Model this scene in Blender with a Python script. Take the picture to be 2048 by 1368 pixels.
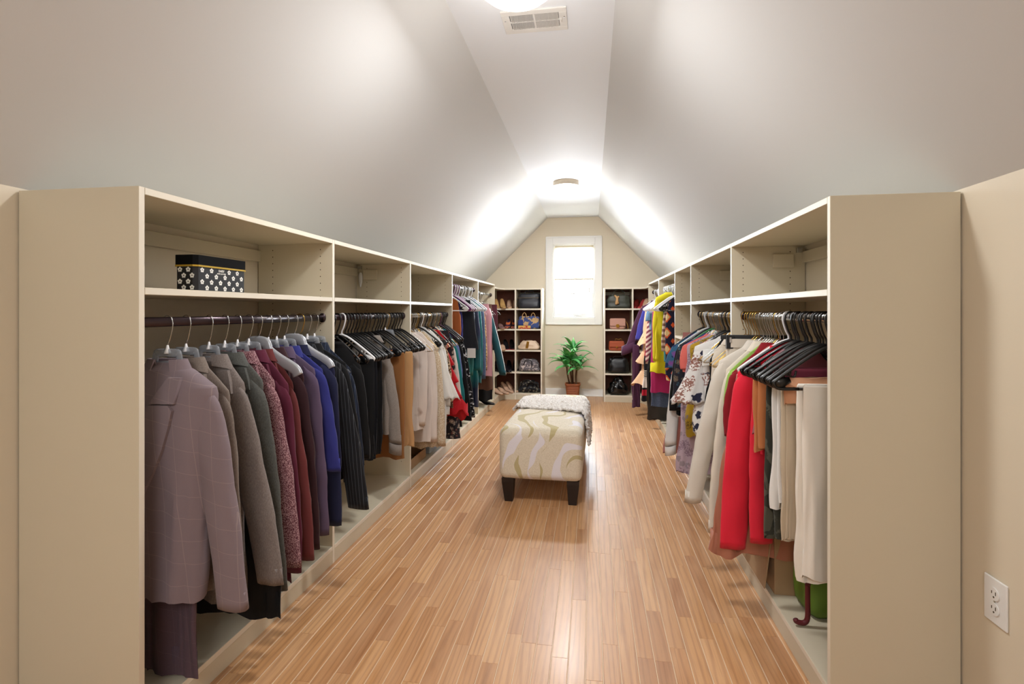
import bpy, bmesh, math, random
from mathutils import Vector, Matrix, noise
PI = math.pi
R = random.Random(7)
K = 1.2                                   # camera height in metres; room measures below are multiples of it
scene = bpy.context.scene
C = scene.collection
for o in list(bpy.data.objects): bpy.data.objects.remove(o)

# ---------------------------------------------------------------- camera
cam = bpy.data.cameras.new('camera'); camo = bpy.data.objects.new('camera', cam); C.objects.link(camo)
cam.sensor_width = 36; cam.lens = 36 * 1030 / 2048
cam.shift_y = -62 / 2048
camo.location = (0, 0, K); camo.rotation_euler = (PI / 2, 0, math.atan(158 / 1030))
cam.clip_start = .02
scene.camera = camo
# ---------------------------------------------------------------- light and exposure
scene.view_settings.view_transform = 'Standard'; scene.view_settings.look = 'None'
scene.view_settings.gamma = 1; scene.view_settings.use_curve_mapping = False
scene.view_settings.exposure = 0.68
SKY = 36.0; LAMP = 22.0; DOME = 5.0
w = bpy.data.worlds.new('sky'); scene.world = w; w.use_nodes = True
bg = w.node_tree.nodes['Background']; bg.inputs[0].default_value = (.82, .91, 1, 1); bg.inputs[1].default_value = SKY
def area(name, loc, rot, sx, sy, power, col, portal=False):
    l = bpy.data.lights.new(name, 'AREA'); l.shape = 'RECTANGLE'; l.size = sx; l.size_y = sy; l.energy = power; l.color = col
    o = bpy.data.objects.new(name, l); C.objects.link(o); o.location = loc; o.rotation_euler = rot
    if portal: l.cycles.is_portal = True
    return o
area('window_daylight', (-.2 * K, 6.2 * K, 1.35 * K), (-PI / 2, 0, 0), .6, 1.05, 1, (1, 1, 1), True)
area('fill_light', (-.25, -1.3, 2.3), (math.radians(28), 0, 0), 1.6, 1.0, 31, (.97, .985, 1))   # added fill from behind the camera; no fixture stands there
def ball(name, loc, power, col, r=.09):
    l = bpy.data.lights.new(name, 'AREA'); l.shape = 'DISK'; l.size = r * 2; l.energy = power; l.color = col
    o = bpy.data.objects.new(name, l); C.objects.link(o); o.location = loc
    l = bpy.data.lights.new(name, 'POINT'); l.energy = power * .45; l.color = col; l.shadow_soft_size = .16
    o = bpy.data.objects.new(name, l); C.objects.link(o); o.location = (loc[0], loc[1], loc[2] - .50)
# ---------------------------------------------------------------- helpers
def lin(h):
    if isinstance(h, tuple): return (*h, 1)
    v = [int(h[i:i + 2], 16) / 255 for i in (0, 2, 4)]
    return (*[(x / 12.92 if x <= .04045 else ((x + .055) / 1.055) ** 2.4) for x in v], 1)
def link(name, me, parent=None, mat=None):
    o = bpy.data.objects.new(name, me); C.objects.link(o)
    if mat and me is not None and not me.materials: me.materials.append(mat)
    if parent: o.parent = parent
    return o
def smooth(me, ang=None):
    for p in me.polygons: p.use_smooth = True
    if ang: me.set_sharp_from_angle(angle=math.radians(ang))
class MB:
    def __init__(s): s.v = []; s.f = []
    def add(s, vs, fs):
        n = len(s.v); s.v += [tuple(v) for v in vs]; s.f += [tuple(i + n for i in f) for f in fs]; return n
    def box(s, x0, x1, y0, y1, z0, z1, b=0):
        if b <= 0:
            s.add([(x0, y0, z0), (x1, y0, z0), (x1, y1, z0), (x0, y1, z0), (x0, y0, z1), (x1, y0, z1), (x1, y1, z1), (x0, y1, z1)],
                  [(0, 3, 2, 1), (4, 5, 6, 7), (0, 1, 5, 4), (1, 2, 6, 5), (2, 3, 7, 6), (3, 0, 4, 7)]); return
        bm = bmesh.new(); bmesh.ops.create_cube(bm, size=1)
        for v in bm.verts: v.co = Vector(((x0 + x1) / 2 + v.co.x * (x1 - x0), (y0 + y1) / 2 + v.co.y * (y1 - y0), (z0 + z1) / 2 + v.co.z * (z1 - z0)))
        bmesh.ops.bevel(bm, geom=bm.edges[:], offset=b, segments=1 if b < .004 else 3, affect='EDGES', profile=.5)
        bm.verts.index_update(); s.add([v.co[:] for v in bm.verts], [[v.index for v in f.verts] for f in bm.faces]); bm.free()
    def prism(s, poly, z0, z1):
        n = len(poly)
        s.add([(x, y, z0) for x, y in poly] + [(x, y, z1) for x, y in poly],
              [tuple(range(n - 1, -1, -1)), tuple(range(n, 2 * n))] + [(i, (i + 1) % n, n + (i + 1) % n, n + i) for i in range(n)])
    def rings(s, rings, cap0=False, cap1=False, closed=True):
        m = len(rings[0]); base = s.add([p for r in rings for p in r], [])
        for i in range(len(rings) - 1):
            for j in range(m if closed else m - 1):
                a = base + i * m + j; b = base + i * m + (j + 1) % m
                s.f.append((a, b, b + m, a + m))
        if cap0: s.f.append(tuple(base + j for j in range(m - 1, -1, -1)))
        if cap1: s.f.append(tuple(base + (len(rings) - 1) * m + j for j in range(m)))
    def tube(s, pts, r, seg=8, flat=1.0, caps=True, up=(0, 1, 0)):
        pts = [Vector(p) for p in pts]; n = len(pts); rs = r if isinstance(r, (list, tuple)) else [r] * n; rg = []
        for i, p in enumerate(pts):
            t = (pts[min(i + 1, n - 1)] - pts[max(i - 1, 0)]).normalized()
            u = Vector(up); u = (u - t * u.dot(t))
            if u.length < 1e-4: u = t.orthogonal()
            u.normalize(); v = t.cross(u)
            rg.append([p + u * math.cos(2 * PI * k / seg) * rs[i] * flat + v * math.sin(2 * PI * k / seg) * rs[i] for k in range(seg)])
        s.rings(rg, caps, caps)
    def lathe(s, prof, seg=24, c=(0, 0, 0)):
        s.rings([[(c[0] + r * math.cos(2 * PI * k / seg), c[1] + r * math.sin(2 * PI * k / seg), c[2] + z) for k in range(seg)] for r, z in prof], True, True)
    def mesh(s, name, mat=None, sm=False, ang=None):
        me = bpy.data.meshes.new(name); me.from_pydata(s.v, [], s.f); me.update()
        if mat: me.materials.append(mat)
        if sm: smooth(me, ang)
        return me
    def build(s, name, mat, parent=None, sm=False, ang=None): return link(name, s.mesh(name, mat, sm, ang), parent)
def thing(name, label, cat, loc=(0, 0, 0), rz=0, group=None):
    o = bpy.data.objects.new(name, None); C.objects.link(o); o.location = loc; o.rotation_euler = (0, 0, rz); o.empty_display_size = .05
    o['label'] = label; o['category'] = cat
    if group: o['group'] = group
    return o
def st(o): o['kind'] = 'structure'; return o
def mv(v): return (v[0] * K, v[1] * K, (v[2] + 1) * K)
def curve(pts, n=6):                        # Catmull-Rom through points
    P = [Vector(p) for p in pts]; P = [P[0] * 2 - P[1]] + P + [P[-1] * 2 - P[-2]]; out = []
    for i in range(1, len(P) - 2):
        for k in range(n):
            t = k / n; a, b, c, d = P[i - 1:i + 3]
            out.append(.5 * ((2 * b) + (c - a) * t + (2 * a - 5 * b + 4 * c - d) * t * t + (3 * b - a - 3 * c + d) * t ** 3))
    return out + [P[-2]]
# ---------------------------------------------------------------- materials
class NM:
    def __init__(s, name):
        s.m = bpy.data.materials.new(name); s.m.use_nodes = True; s.t = s.m.node_tree; s.N = s.t.nodes; s.b = s.N['Principled BSDF']; s.co = None
    def n(s, typ, **kw):
        x = s.N.new('ShaderNode' + typ)
        for k, v in kw.items():
            if k.startswith('i_'):
                x.inputs[k[2:].replace('_', ' ')].default_value = v
            else: setattr(x, k, v)
        return x
    def l(s, a, b): s.t.links.new(a, b)
    def coord(s, scale=(1, 1, 1), rot=(0, 0, 0), kind='Object'):
        tc = s.n('TexCoord'); mp = s.n('Mapping'); mp.inputs['Scale'].default_value = scale; mp.inputs['Rotation'].default_value = rot
        s.l(tc.outputs[kind], mp.inputs[0]); return mp.outputs[0]
    def noise(s, vec, scale, detail=2, dist=0, rough=.5):
        x = s.n('TexNoise'); x.inputs['Scale'].default_value = scale; x.inputs['Detail'].default_value = detail; x.inputs['Distortion'].default_value = dist; x.inputs['Roughness'].default_value = rough
        s.l(vec, x.inputs['Vector']); return x.outputs[0]
    def ramp(s, fac, stops, const=False):
        x = s.n('ValToRGB'); e = x.color_ramp.elements
        if const: x.color_ramp.interpolation = 'CONSTANT'
        while len(e) < len(stops): e.new(.5)
        for i, (p, c) in enumerate(stops): e[i].position = p; e[i].color = lin(c) if not isinstance(c, float) else (c, c, c, 1)
        s.l(fac, x.inputs[0]); return x.outputs[0]
    def mix(s, fac, a, b, mode='MIX'):
        x = s.n('MixRGB', blend_type=mode)
        for i, v in ((0, fac), (1, a), (2, b)):
            if hasattr(v, 'links') or hasattr(v, 'is_output'): s.l(v, x.inputs[i])
            elif i == 0: x.inputs[0].default_value = v
            else: x.inputs[i].default_value = lin(v)
        return x.outputs[0]
    def math(s, op, a, b=None, c=None):
        x = s.n('Math', operation=op)
        for i, v in enumerate((a, b, c)):
            if v is None: continue
            if hasattr(v, 'is_output'): s.l(v, x.inputs[i])
            else: x.inputs[i].default_value = v
        return x.outputs[0]
    def bump(s, h, strength=.3, dist=.001):
        x = s.n('Bump'); x.inputs['Strength'].default_value = strength; x.inputs['Distance'].default_value = dist
        s.l(h, x.inputs['Height']); s.l(x.outputs[0], s.b.inputs['Normal'])
    def set(s, **kw):
        for k, v in kw.items():
            k = {'col': 'Base Color', 'rough': 'Roughness', 'metal': 'Metallic', 'spec': 'Specular IOR Level', 'sheen': 'Sheen Weight', 'coat': 'Coat Weight', 'trans': 'Transmission Weight', 'ior': 'IOR', 'emit': 'Emission Strength', 'ecol': 'Emission Color', 'alpha': 'Alpha', 'aniso': 'Anisotropic', 'coatr': 'Coat Roughness', 'sss': 'Subsurface Weight'}[k]
            if hasattr(v, 'is_output'): s.l(v, s.b.inputs[k])
            elif k in ('Base Color', 'Emission Color'): s.b.inputs[k].default_value = lin(v)
            else: s.b.inputs[k].default_value = v
        return s.m
def paint(name, col, rough=.5, bs=.15, sc=220, spec=.5):
    m = NM(name); c = m.coord(); m.bump(m.noise(c, sc, 3), bs, .0006)
    v = m.noise(c, .8, 2); m.set(col=m.mix(v, col, tuple(x * .96 for x in lin(col)[:3])), rough=rough, spec=spec); return m.m
def plain(name, col, rough=.5, metal=0, **kw):
    m = NM(name); c = m.coord(); m.bump(m.noise(c, 300, 2), .06, .0004)
    v = m.noise(c, 9, 2); m.set(col=m.mix(v, col, tuple(x * .9 for x in lin(col)[:3])), rough=rough, metal=metal, **kw); return m.m
M = {}
M['wall'] = paint('wall_paint', 'ddd2bd', .5, .12)
M['slope'] = paint('slope_paint', 'd2d3d3', .68, .10, 160, .4)
M['ceil'] = paint('ceiling_paint', 'eaeff6', .62, .10, 160, .35)
M['trim'] = paint('trim_paint', 'eeeeec', .35, .04)
M['lam'] = paint('almond_laminate', 'cfc5ae', .42, .03, 400)
M['lamedge'] = paint('almond_edge_band', 'e4dccb', .35, .02, 400)
M['shadowback'] = paint('red_brown_shadow', '7c4634', .6, .05)  # shade on the beige wall behind the far shelves, painted as red-brown
M['hole'] = plain('pin_hole_dark', '4a3c28', .8)
M['bronze'] = plain('rod_bronze', '4a3f44', .28, .85)
M['steel'] = plain('polished_steel', 'c9c9c9', .18, 1)
M['nickel'] = plain('brushed_nickel', 'a59a8a', .35, 1)
M['gold'] = plain('brass_wire', 'c8a050', .25, 1)
M['blackpl'] = plain('black_plastic', '060608', .3, 0, coat=.15)
M['blackv'] = plain('black_velvet', '101012', .8, 0, sheen=.4)
M['whitepl'] = plain('white_plastic', 'e6e6e8', .3)
M['purplepl'] = plain('purple_plastic', '6b2c66', .3)
M['greenpl'] = plain('green_plastic', '3c8a4c', .35)
M['mint'] = plain('mint_plastic', '3fb8a4', .4)
M['silverpl'] = plain('silver_grey_plastic', 'b9bcc2', .3, .4)
M['darkwood'] = plain('espresso_wood', '1c0f0a', .35)
M['cardboard'] = plain('cardboard', 'a88a68', .8)
M['white'] = plain('white_gloss', 'f0f0f2', .3)
M['leaf'] = None
# clear hanger plastic: thin plastic lets light through and keeps a glossy skin
m = NM('clear_plastic'); tr = m.n('BsdfTransparent'); tr.inputs[0].default_value = (.78, .8, .83, 1)
m.set(col='b4b8be', rough=.15, coat=.5); mx = m.n('MixShader'); mx.inputs[0].default_value = .42
m.l(tr.outputs[0], mx.inputs[1]); m.l(m.b.outputs[0], mx.inputs[2]); m.l(mx.outputs[0], m.N['Material Output'].inputs[0]); M['clear'] = m.m
# window glass
m = NM('window_glass'); tr = m.n('BsdfTransparent'); gl = m.n('BsdfGlossy'); gl.inputs['Roughness'].default_value = .02; fr = m.n('Fresnel'); fr.inputs[0].default_value = 1.45
mx = m.n('MixShader'); m.l(fr.outputs[0], mx.inputs[0]); m.l(tr.outputs[0], mx.inputs[1]); m.l(gl.outputs[0], mx.inputs[2]); m.l(mx.outputs[0], m.N['Material Output'].inputs[0]); M['glass'] = m.m
# pleated shade cloth
m = NM('shade_cloth'); c = m.coord(); tl = m.n('BsdfTranslucent'); tl.inputs[0].default_value = lin('e6dcc8'); df = m.n('BsdfDiffuse'); df.inputs[0].default_value = lin('f3ead8')
mx = m.n('MixShader'); mx.inputs[0].default_value = .45; m.l(tl.outputs[0], mx.inputs[1]); m.l(df.outputs[0], mx.inputs[2]); m.l(mx.outputs[0], m.N['Material Output'].inputs[0]); M['shade'] = m.m
# lit glass dome
m = NM('lit_dome'); m.set(col='ffffff', rough=.2, ecol='fff6ea', emit=DOME); M['dome'] = m.m
# oak planks: tone from the plank, grain along its length
m = NM('oak_plank'); oi = m.n('ObjectInfo'); tc = m.n('TexCoord'); add = m.n('VectorMath', operation='ADD'); sc_ = m.n('VectorMath', operation='SCALE'); cx = m.n('CombineXYZ')
m.l(oi.outputs['Random'], cx.inputs[0]); m.l(oi.outputs['Random'], cx.inputs[1]); m.l(cx.outputs[0], sc_.inputs[0]); sc_.inputs['Scale'].default_value = 37
m.l(tc.outputs['Object'], add.inputs[0]); m.l(sc_.outputs[0], add.inputs[1])
mp = m.n('Mapping'); mp.inputs['Scale'].default_value = (16, 2.2, 8); m.l(add.outputs[0], mp.inputs[0])
g1 = m.noise(mp.outputs[0], 1.0, 3, .8)
wv = m.n('TexWave', wave_type='BANDS', bands_direction='X'); mp2 = m.n('Mapping'); mp2.inputs['Scale'].default_value = (6.5, .55, 2); m.l(add.outputs[0], mp2.inputs[0]); m.l(mp2.outputs[0], wv.inputs[0])
wv.inputs['Scale'].default_value = 2.2; wv.inputs['Distortion'].default_value = 16; wv.inputs['Detail'].default_value = 2; wv.inputs['Detail Scale'].default_value = .55
mp3 = m.n('Mapping'); mp3.inputs['Scale'].default_value = (240, 7, 60); m.l(add.outputs[0], mp3.inputs[0]); g3 = m.noise(mp3.outputs[0], 1, 2)
tone = m.ramp(oi.outputs['Random'], [(0, 'a8764e'), (.25, 'ba8758'), (.5, 'c18f5e'), (.75, 'cb9b6b'), (1, 'b18055')])
t1 = m.mix(m.ramp(wv.outputs[1], [(0, .0), (.5, .0), (1, .42)]), tone, '8a5a36')
t2 = m.mix(m.ramp(g1, [(.35, .0), (.75, .4)]), t1, 'dfb48a')
t3 = m.mix(m.ramp(g3, [(.5, .0), (.78, .28)]), t2, '744a2b')
kn = m.n('TexVoronoi'); kn.inputs['Scale'].default_value = 2.1; m.l(add.outputs[0], kn.inputs[0])
t4 = m.mix(m.ramp(kn.outputs[0], [(0, .8), (.018, .5), (.03, .0)]), t3, '4a2c18')
m.bump(m.math('ADD', g3, wv.outputs[1]), .12, .0005)
m.set(col=t4, rough=m.ramp(g1, [(.3, .36), (.8, .46)]), coat=.2, coatr=.22); M['oak'] = m.m
M['joint'] = plain('pale_joint', 'dcc3a4', .4)  # pale slab colour, seen in the gaps between planks

def fab(key, c1, kind='plain', c2=None, c3=None, rough=.85, sheen=.08, s=1.0, spec=.3):
    m = NM('cloth_' + key); c = m.coord()
    base = m.mix(m.noise(c, 6, 3), c1, tuple(x * .82 for x in lin(c1)[:3]))
    col = base; hgt = m.noise(c, 900, 2)
    sep = m.n('SeparateXYZ'); m.l(c, sep.inputs[0]); X, Y, Z = sep.outputs
    def lines(ax, per, wd): return m.math('LESS_THAN', m.math('FRACT', m.math('ADD', m.math('MULTIPLY', ax, 1 / per), 40.3)), wd)
    if kind == 'plaid':
        wob = m.math('ADD', X, m.math('MULTIPLY', Z, .08))
        col = m.mix(m.math('MULTIPLY', m.noise(m.coord((260, 260, 260)), 1, 2), .5), base, c3 or c2)
        col = m.mix(m.math('MULTIPLY', m.math('MAXIMUM', lines(wob, .052, .028), lines(m.math('ADD', Z, m.math('MULTIPLY', X, .25)), .066, .024)), .22), col, c2)
    elif kind == 'pin':
        col = m.mix(m.math('MULTIPLY', lines(m.math('ADD', X, m.math('MULTIPLY', Z, .1)), .014 * s, .09), .5), base, c2)
    elif kind == 'tweed':
        col = m.mix(m.ramp(m.noise(c, 330, 2), [(.44, .0), (.6, 1.0)]), base, c2); hgt = m.noise(c, 330, 2)
    elif kind == 'heather':
        col = m.mix(m.ramp(m.noise(m.coord((500, 500, 150)), 1, 2), [(.4, .0), (.7, .55)]), base, c2)
    elif kind == 'stripes':
        a = m.math('ADD', Z, m.math('MULTIPLY', X, (c3 or (0,))[0] if isinstance(c3, tuple) else 0))
        col = m.mix(lines(a, .05 * s, .5), base, c2)
    elif kind == 'blocks':
        a = m.math('FRACT', m.math('MULTIPLY', Z, 2.3)); col = m.ramp(a, [(0, c1), (.35, c2), (.5, c1), (.55, c3), (.8, c1)], True)
        col = m.mix(m.math('MULTIPLY', lines(Z, .022, .4), m.math('GREATER_THAN', a, .8)), col, 'ded8cc')
    elif kind in ('floral', 'smallfloral'):
        vec = m.n('VectorMath', operation='ADD'); nn = m.n('TexNoise'); nn.inputs['Scale'].default_value = 26 * s; m.l(c, nn.inputs['Vector'])
        sc2 = m.n('VectorMath', operation='SCALE'); m.l(nn.outputs[1], sc2.inputs[0]); sc2.inputs['Scale'].default_value = .07 / s
        m.l(c, vec.inputs[0]); m.l(sc2.outputs[0], vec.inputs[1])
        v1 = m.n('TexVoronoi'); v1.inputs['Scale'].default_value = 8 * s; m.l(vec.outputs[0], v1.inputs[0])
        v2 = m.n('TexVoronoi'); v2.inputs['Scale'].default_value = 10 * s; off = m.n('VectorMath', operation='ADD'); off.inputs[1].default_value = (.37, .2, .51); m.l(vec.outputs[0], off.inputs[0]); m.l(off.outputs[0], v2.inputs[0])
        col = m.mix(m.ramp(v2.outputs[0], [(.26, 1.0), (.30, .0)]), base, c3)
        fl = m.mix(m.ramp(v1.outputs[0], [(.12, .0), (.24, 1.0)]), c2, c1)
        fl = m.mix(m.ramp(m.noise(c, 90 * s, 2), [(.45, .0), (.5, .9)]), fl, c2)
        col = m.mix(m.ramp(v1.outputs[0], [(.36, 1.0), (.42, .0)]), col, fl)
    elif kind == 'leopard':
        v1 = m.n('TexVoronoi'); v1.inputs['Scale'].default_value = 55 * s; m.l(c, v1.inputs[0])
        col = m.mix(m.ramp(v1.outputs[0], [(.2, .0), (.25, 1.0), (.5, 1.0), (.55, .0)]), base, c2)
    elif kind == 'smudge':
        col = m.mix(m.ramp(m.noise(c, 7, 2), [(.62, .0), (.72, .9)]), base, c2)
    elif kind == 'lace':
        v1 = m.n('TexVoronoi'); v1.inputs['Scale'].default_value = 120; m.l(c, v1.inputs[0])
        col = m.mix(m.ramp(v1.outputs[0], [(.3, .0), (.6, .6)]), base, c2); hgt = v1.outputs[0]
    elif kind == 'fade':
        col = m.ramp(m.math('MULTIPLY', Z, -1.0), [(.1, c1), (.45, c1), (.85, c2), (1.15, c1)])
    elif kind == 'diamond':
        a = m.math('PINGPONG', X, .05); b = m.math('PINGPONG', Z, .07); d = m.math('ADD', m.math('MULTIPLY', a, 20), m.math('MULTIPLY', b, 14.3))
        col = m.ramp(m.math('MULTIPLY', d, .5), [(0, c3), (.24, c2), (.36, c1), (.82, c2)], True)
    elif kind == 'camo':
        col = m.mix(m.ramp(m.noise(c, 14, 3, 1), [(.47, .0), (.5, 1.0)]), base, c2)
    elif kind == 'splash':
        col = m.mix(m.ramp(m.noise(c, 22, 4, 1.5), [(.56, .0), (.6, 1.0)]), base, c2)
    m.bump(hgt, .35, .0008)
    m.set(col=col, rough=rough, sheen=sheen, spec=spec); M[key] = m.m
fab('plaid', '86787d', 'plaid', 'b9a79c', '7d6a72'); fab('plaid_dark', '5e4a54', 'plaid', '7b6868', '4c3c46')
fab('taupe', '786c64', 'heather', '8f8378'); fab('greybrown', '766c68', 'heather', '948a84'); fab('greygreen', '4e4f4c', 'heather', '676a66')
fab('tweed', '5a2c38', 'tweed', 'b08a8e'); fab('wine', '5c1f36'); fab('rustbrown', '6a3030'); fab('darkmaroon', '34191f'); fab('purplegrey', '5a4a62')
fab('blue', '2e327c'); fab('navy', '181c3c'); fab('black', '09090c'); fab('pinstripe', '0f1016', 'pin', '6a7078'); fab('bluepin', '1a2234', 'pin', '5a6a8a')
fab('darknavy', '0a0c16'); fab('darkdenim', '131824', 'heather', '26344c'); fab('orange', 'b0632f'); fab('greyshirt', '867d76', 'heather', '9c948c'); fab('caramel', '8f5f34'); fab('tan', 'b98e60')
fab('rust', 'a0582c'); fab('denim', '3c4a66', 'heather', '6a7c98'); fab('smudge', 'e8dcd4', 'smudge', '8a6448'); fab('offwhite', 'e6dad2'); fab('lace', 'e4d8c4', 'lace', 'b89a70'); fab('white', 'eeedea')
fab('leopard', 'c4a888', 'leopard', '4c3424'); fab('red', 'c01822'); fab('floraldark', '2c2a30', 'smallfloral', 'c8b8a8', '7a4a48', s=2.5); fab('teal', '1c7478'); fab('lilacblue', '6c7cb0'); fab('blackwhite', '101014', 'splash', 'c8c8cc')
fab('charcoal', '24262c'); fab('nightteal', '10182c', 'fade', '12625f', rough=.45); fab('nightteal2', '141f3a', 'fade', '186a6c', rough=.45); fab('teal2', '125c60', rough=.4); fab('mustardtan', 'b89868', 'leopard', '6a4a30')
fab('tealtrack', '14424a'); fab('pink', 'b08088'); fab('brown', '5c4034'); fab('maroon', '4a1a24')
fab('cream', 'e6dccc'); fab('ivory', 'ddd6ca'); fab('lime', '9cc45c'); fab('darkred', '8c1420'); fab('rosesatin', 'b5765e', rough=.35); fab('coral', 'ea2840'); fab('dustypink', 'a8606a', rough=.45); fab('terracotta', 'c07848')
fab('camo', '58584c', 'camo', '34362e'); fab('beige', 'c8b8a0'); fab('whitejean', 'f2ebe0'); fab('maroonv', '7a2c3e'); fab('peachskin', 'c8906c')
fab('floralwhite', 'f0eeec', 'floral', '8a5040', '2a2c44', s=1.05); fab('floralwhite2', 'f0eeec', 'floral', 'c05830', '3a3a4c', s=1.7); fab('mustardfloral', 'b8962c', 'smallfloral', '5a4a2a', '8a7a70', s=2); fab('lilacfloral', 'c0aab8', 'smallfloral', '8a7484', '9a8c94', s=1.6)
fab('salmon', 'f07a70'); fab('greenw', '4a4a94'); fab('paisley', '2a2a34', 'smallfloral', '7a6a58', '3a5a6a', s=2.4); fab('violetprint', '3c6c90', 'smallfloral', '8a4a9a', '203060', s=2.2); fab('duskrose', 'c08078')
fab('geo', '1c1c38', 'diamond', 'd85a2c', 'e0c890'); fab('stripebeige', 'd0bca8', 'stripes', '7a5a50'); fab('yellow', 'd8c818'); fab('magenta', 'b02868'); fab('leather', '0c0c0e', rough=.3, sheen=0, spec=.6)
fab('denimlight', '6488a8', 'heather', '88a8c4'); fab('stripered', '8a4450', 'stripes', 'd8c0b4', (.8,)); fab('stripeblock', '141216', 'blocks', 'b01830', 'e8e0d8'); fab('peach', 'f2c8a0'); fab('bluev', '40409c'); fab('purplecoat', '4a2440')
# ================================================================ the room (multiples of K; z measured from eye level)
XL, XR, YB, YF = -1.334, .870, 6.11, -1.9
ZC, ZK, SL, SR = 1.106, 1.0, -.51, .085
ZWL, ZWR = .29, .29
def quadslab(name, q, nrm, mat):
    n = Vector(nrm).normalized() * .1 / K
    a = [Vector(p) for p in q]; b = [p + n for p in a]; mb = MB()
    mb.add([mv(p) for p in a + b], [(0, 1, 2, 3), (7, 6, 5, 4), (0, 4, 5, 1), (1, 5, 6, 2), (2, 6, 7, 3), (3, 7, 4, 0)])
    return st(mb.build(name, mat))
quadslab('ceiling', [(SL, YF, ZC), (SR, YF, ZC), (SR, YB, ZC), (SL, YB, ZC)], (0, 0, 1), M['ceil'])
quadslab('ceiling_slope_left', [(XL, YF, ZWL), (SL, YF, ZC), (SL, YB, ZC), (XL, YB, ZWL)], (-1, 0, 1), M['slope'])
quadslab('ceiling_slope_right', [(SR, YF, ZC), (XR, YF, ZWR), (XR, YB, ZWR), (SR, YB, ZC)], (1, 0, 1), M['slope'])
quadslab('wall_left', [(XL, YF, -1), (XL, YF, ZWL), (XL, YB, ZWL), (XL, YB, -1)], (-1, 0, 0), M['wall'])
quadslab('wall_right', [(XR, YF, ZWR), (XR, YF, -1), (XR, YB, -1), (XR, YB, ZWR)], (1, 0, 0), M['wall'])
quadslab('wall_front', [(XL, YF, -1), (XR, YF, -1), (XR, YF, 1.2), (XL, YF, 1.2)], (0, -1, 0), M['wall'])
WX0, WX1, WZ0, WZ1 = -.446, .047, -.082, .787          # window opening
mb = MB()
for x0, x1, z0, z1 in ((XL, WX0, -1, ZC), (WX1, XR, -1, ZC), (WX0, WX1, -1, WZ0), (WX0, WX1, WZ1, ZC)):
    mb.box(x0 * K, x1 * K, YB * K, YB * K + .14, (z0 + 1) * K, (z1 + 1) * K)
st(mb.build('wall_back', M['wall']))
# floor: a pale slab (it shows in the joints) and oak planks laid along the room
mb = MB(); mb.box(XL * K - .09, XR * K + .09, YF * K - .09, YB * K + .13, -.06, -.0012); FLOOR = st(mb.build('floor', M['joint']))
PW = .0586
plank_mesh = {}
def plank(L):
    if L not in plank_mesh:
        h = PW / 2 - .0013; t = .0012; e = .0004; mb = MB()
        lo = [(-h, e, -.012), (h, e, -.012), (h, L - e, -.012), (-h, L - e, -.012)]
        md = [(-h, e, -.0009), (h, e, -.0009), (h, L - e, -.0009), (-h, L - e, -.0009)]
        hi = [(-h + t, e + .0005, 0), (h - t, e + .0005, 0), (h - t, L - e - .0005, 0), (-h + t, L - e - .0005, 0)]
        mb.add(lo + md + hi, [(3, 2, 1, 0), (8, 9, 10, 11)] + [(i, (i + 1) % 4, 4 + (i + 1) % 4, 4 + i) for i in range(4)] + [(4 + i, 4 + (i + 1) % 4, 8 + (i + 1) % 4, 8 + i) for i in range(4)])
        plank_mesh[L] = mb.mesh('plank', M['oak'])
    return plank_mesh[L]
stuff = MB(); near = []
x = XL * K + PW / 2; r = 0
while x < XR * K - PW / 3:
    y = YF * K - R.uniform(0, .6)
    while y < YB * K:
        L = R.choice((.3, .4, .55, .7, .9)); L = min(L, max(.1, round(YB * K - y, 2)))
        vis = -1.26 < x < .74 and y + L > .95 and y > YF * K
        if vis: near.append((x, y, L))
        else:
            h = PW / 2 - .0009; stuff.box(x - h, x + h, max(y, YF * K) + .0004, min(y + L, YB * K) - .0004, -.012, 0)
        y += L
    x += PW
near.sort(key=lambda t: math.hypot(t[0], max(t[1], 1.2)))
for x, y, L in near[:300]:
    o = link('plank', plank(L), FLOOR); o.location = (x, y, 0)
for x, y, L in near[300:]:
    h = PW / 2 - .0009; stuff.box(x - h, x + h, y + .0004, min(y + L, YB * K) - .0004, -.012, 0)
o = stuff.build('planks', M['oak'], FLOOR); o['kind'] = 'stuff'

# baseboard on the back wall
mb = MB(); x0, x1 = -.535 * K, .139 * K
mb.box(x0, x1, YB * K - .016, YB * K, 0, .085, .003); mb.box(x0, x1, YB * K - .012, YB * K, .0845, .104, .003); mb.box(x0, x1, YB * K - .028, YB * K - .016, 0, .018, .004)
st(mb.build('baseboard_back', M['trim'], None))
# ---------------------------------------------------------------- window
W = bpy.data.objects.new('window_1', None); C.objects.link(W); st(W); W.location = (0, 0, 0)
def wbox(name, x0, x1, y0, y1, z0, z1, mat, parent=W, b=.003):
    mb = MB(); mb.box(x0 * K, x1 * K, YB * K + y0, YB * K + y1, (z0 + 1) * K, (z1 + 1) * K, b); return mb.build(name, mat, parent)
OX0, OX1, OZ0, OZ1 = -.525, .122, -.156, .874
for nm, a in (('trim_board', (OX0, WX0, -.02, 0, OZ0, OZ1)), ('trim_board', (WX1, OX1, -.02, 0, OZ0, OZ1)), ('trim_board', (WX0, WX1, -.02, 0, WZ1, OZ1)), ('trim_board', (WX0, WX1, -.02, 0, OZ0, WZ0))):
    o = wbox(nm, *a, M['trim'])
for a in ((OX0 - .006, OX0 + .012, -.028, 0, OZ0, OZ1), (OX1 - .012, OX1 + .006, -.028, 0, OZ0, OZ1), (OX0, OX1, -.028, 0, OZ1 - .012, OZ1 + .006), (OX0, OX1, -.028, 0, OZ0 - .006, OZ0 + .012)):
    wbox('trim_bead', *a, M['trim'])
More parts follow.
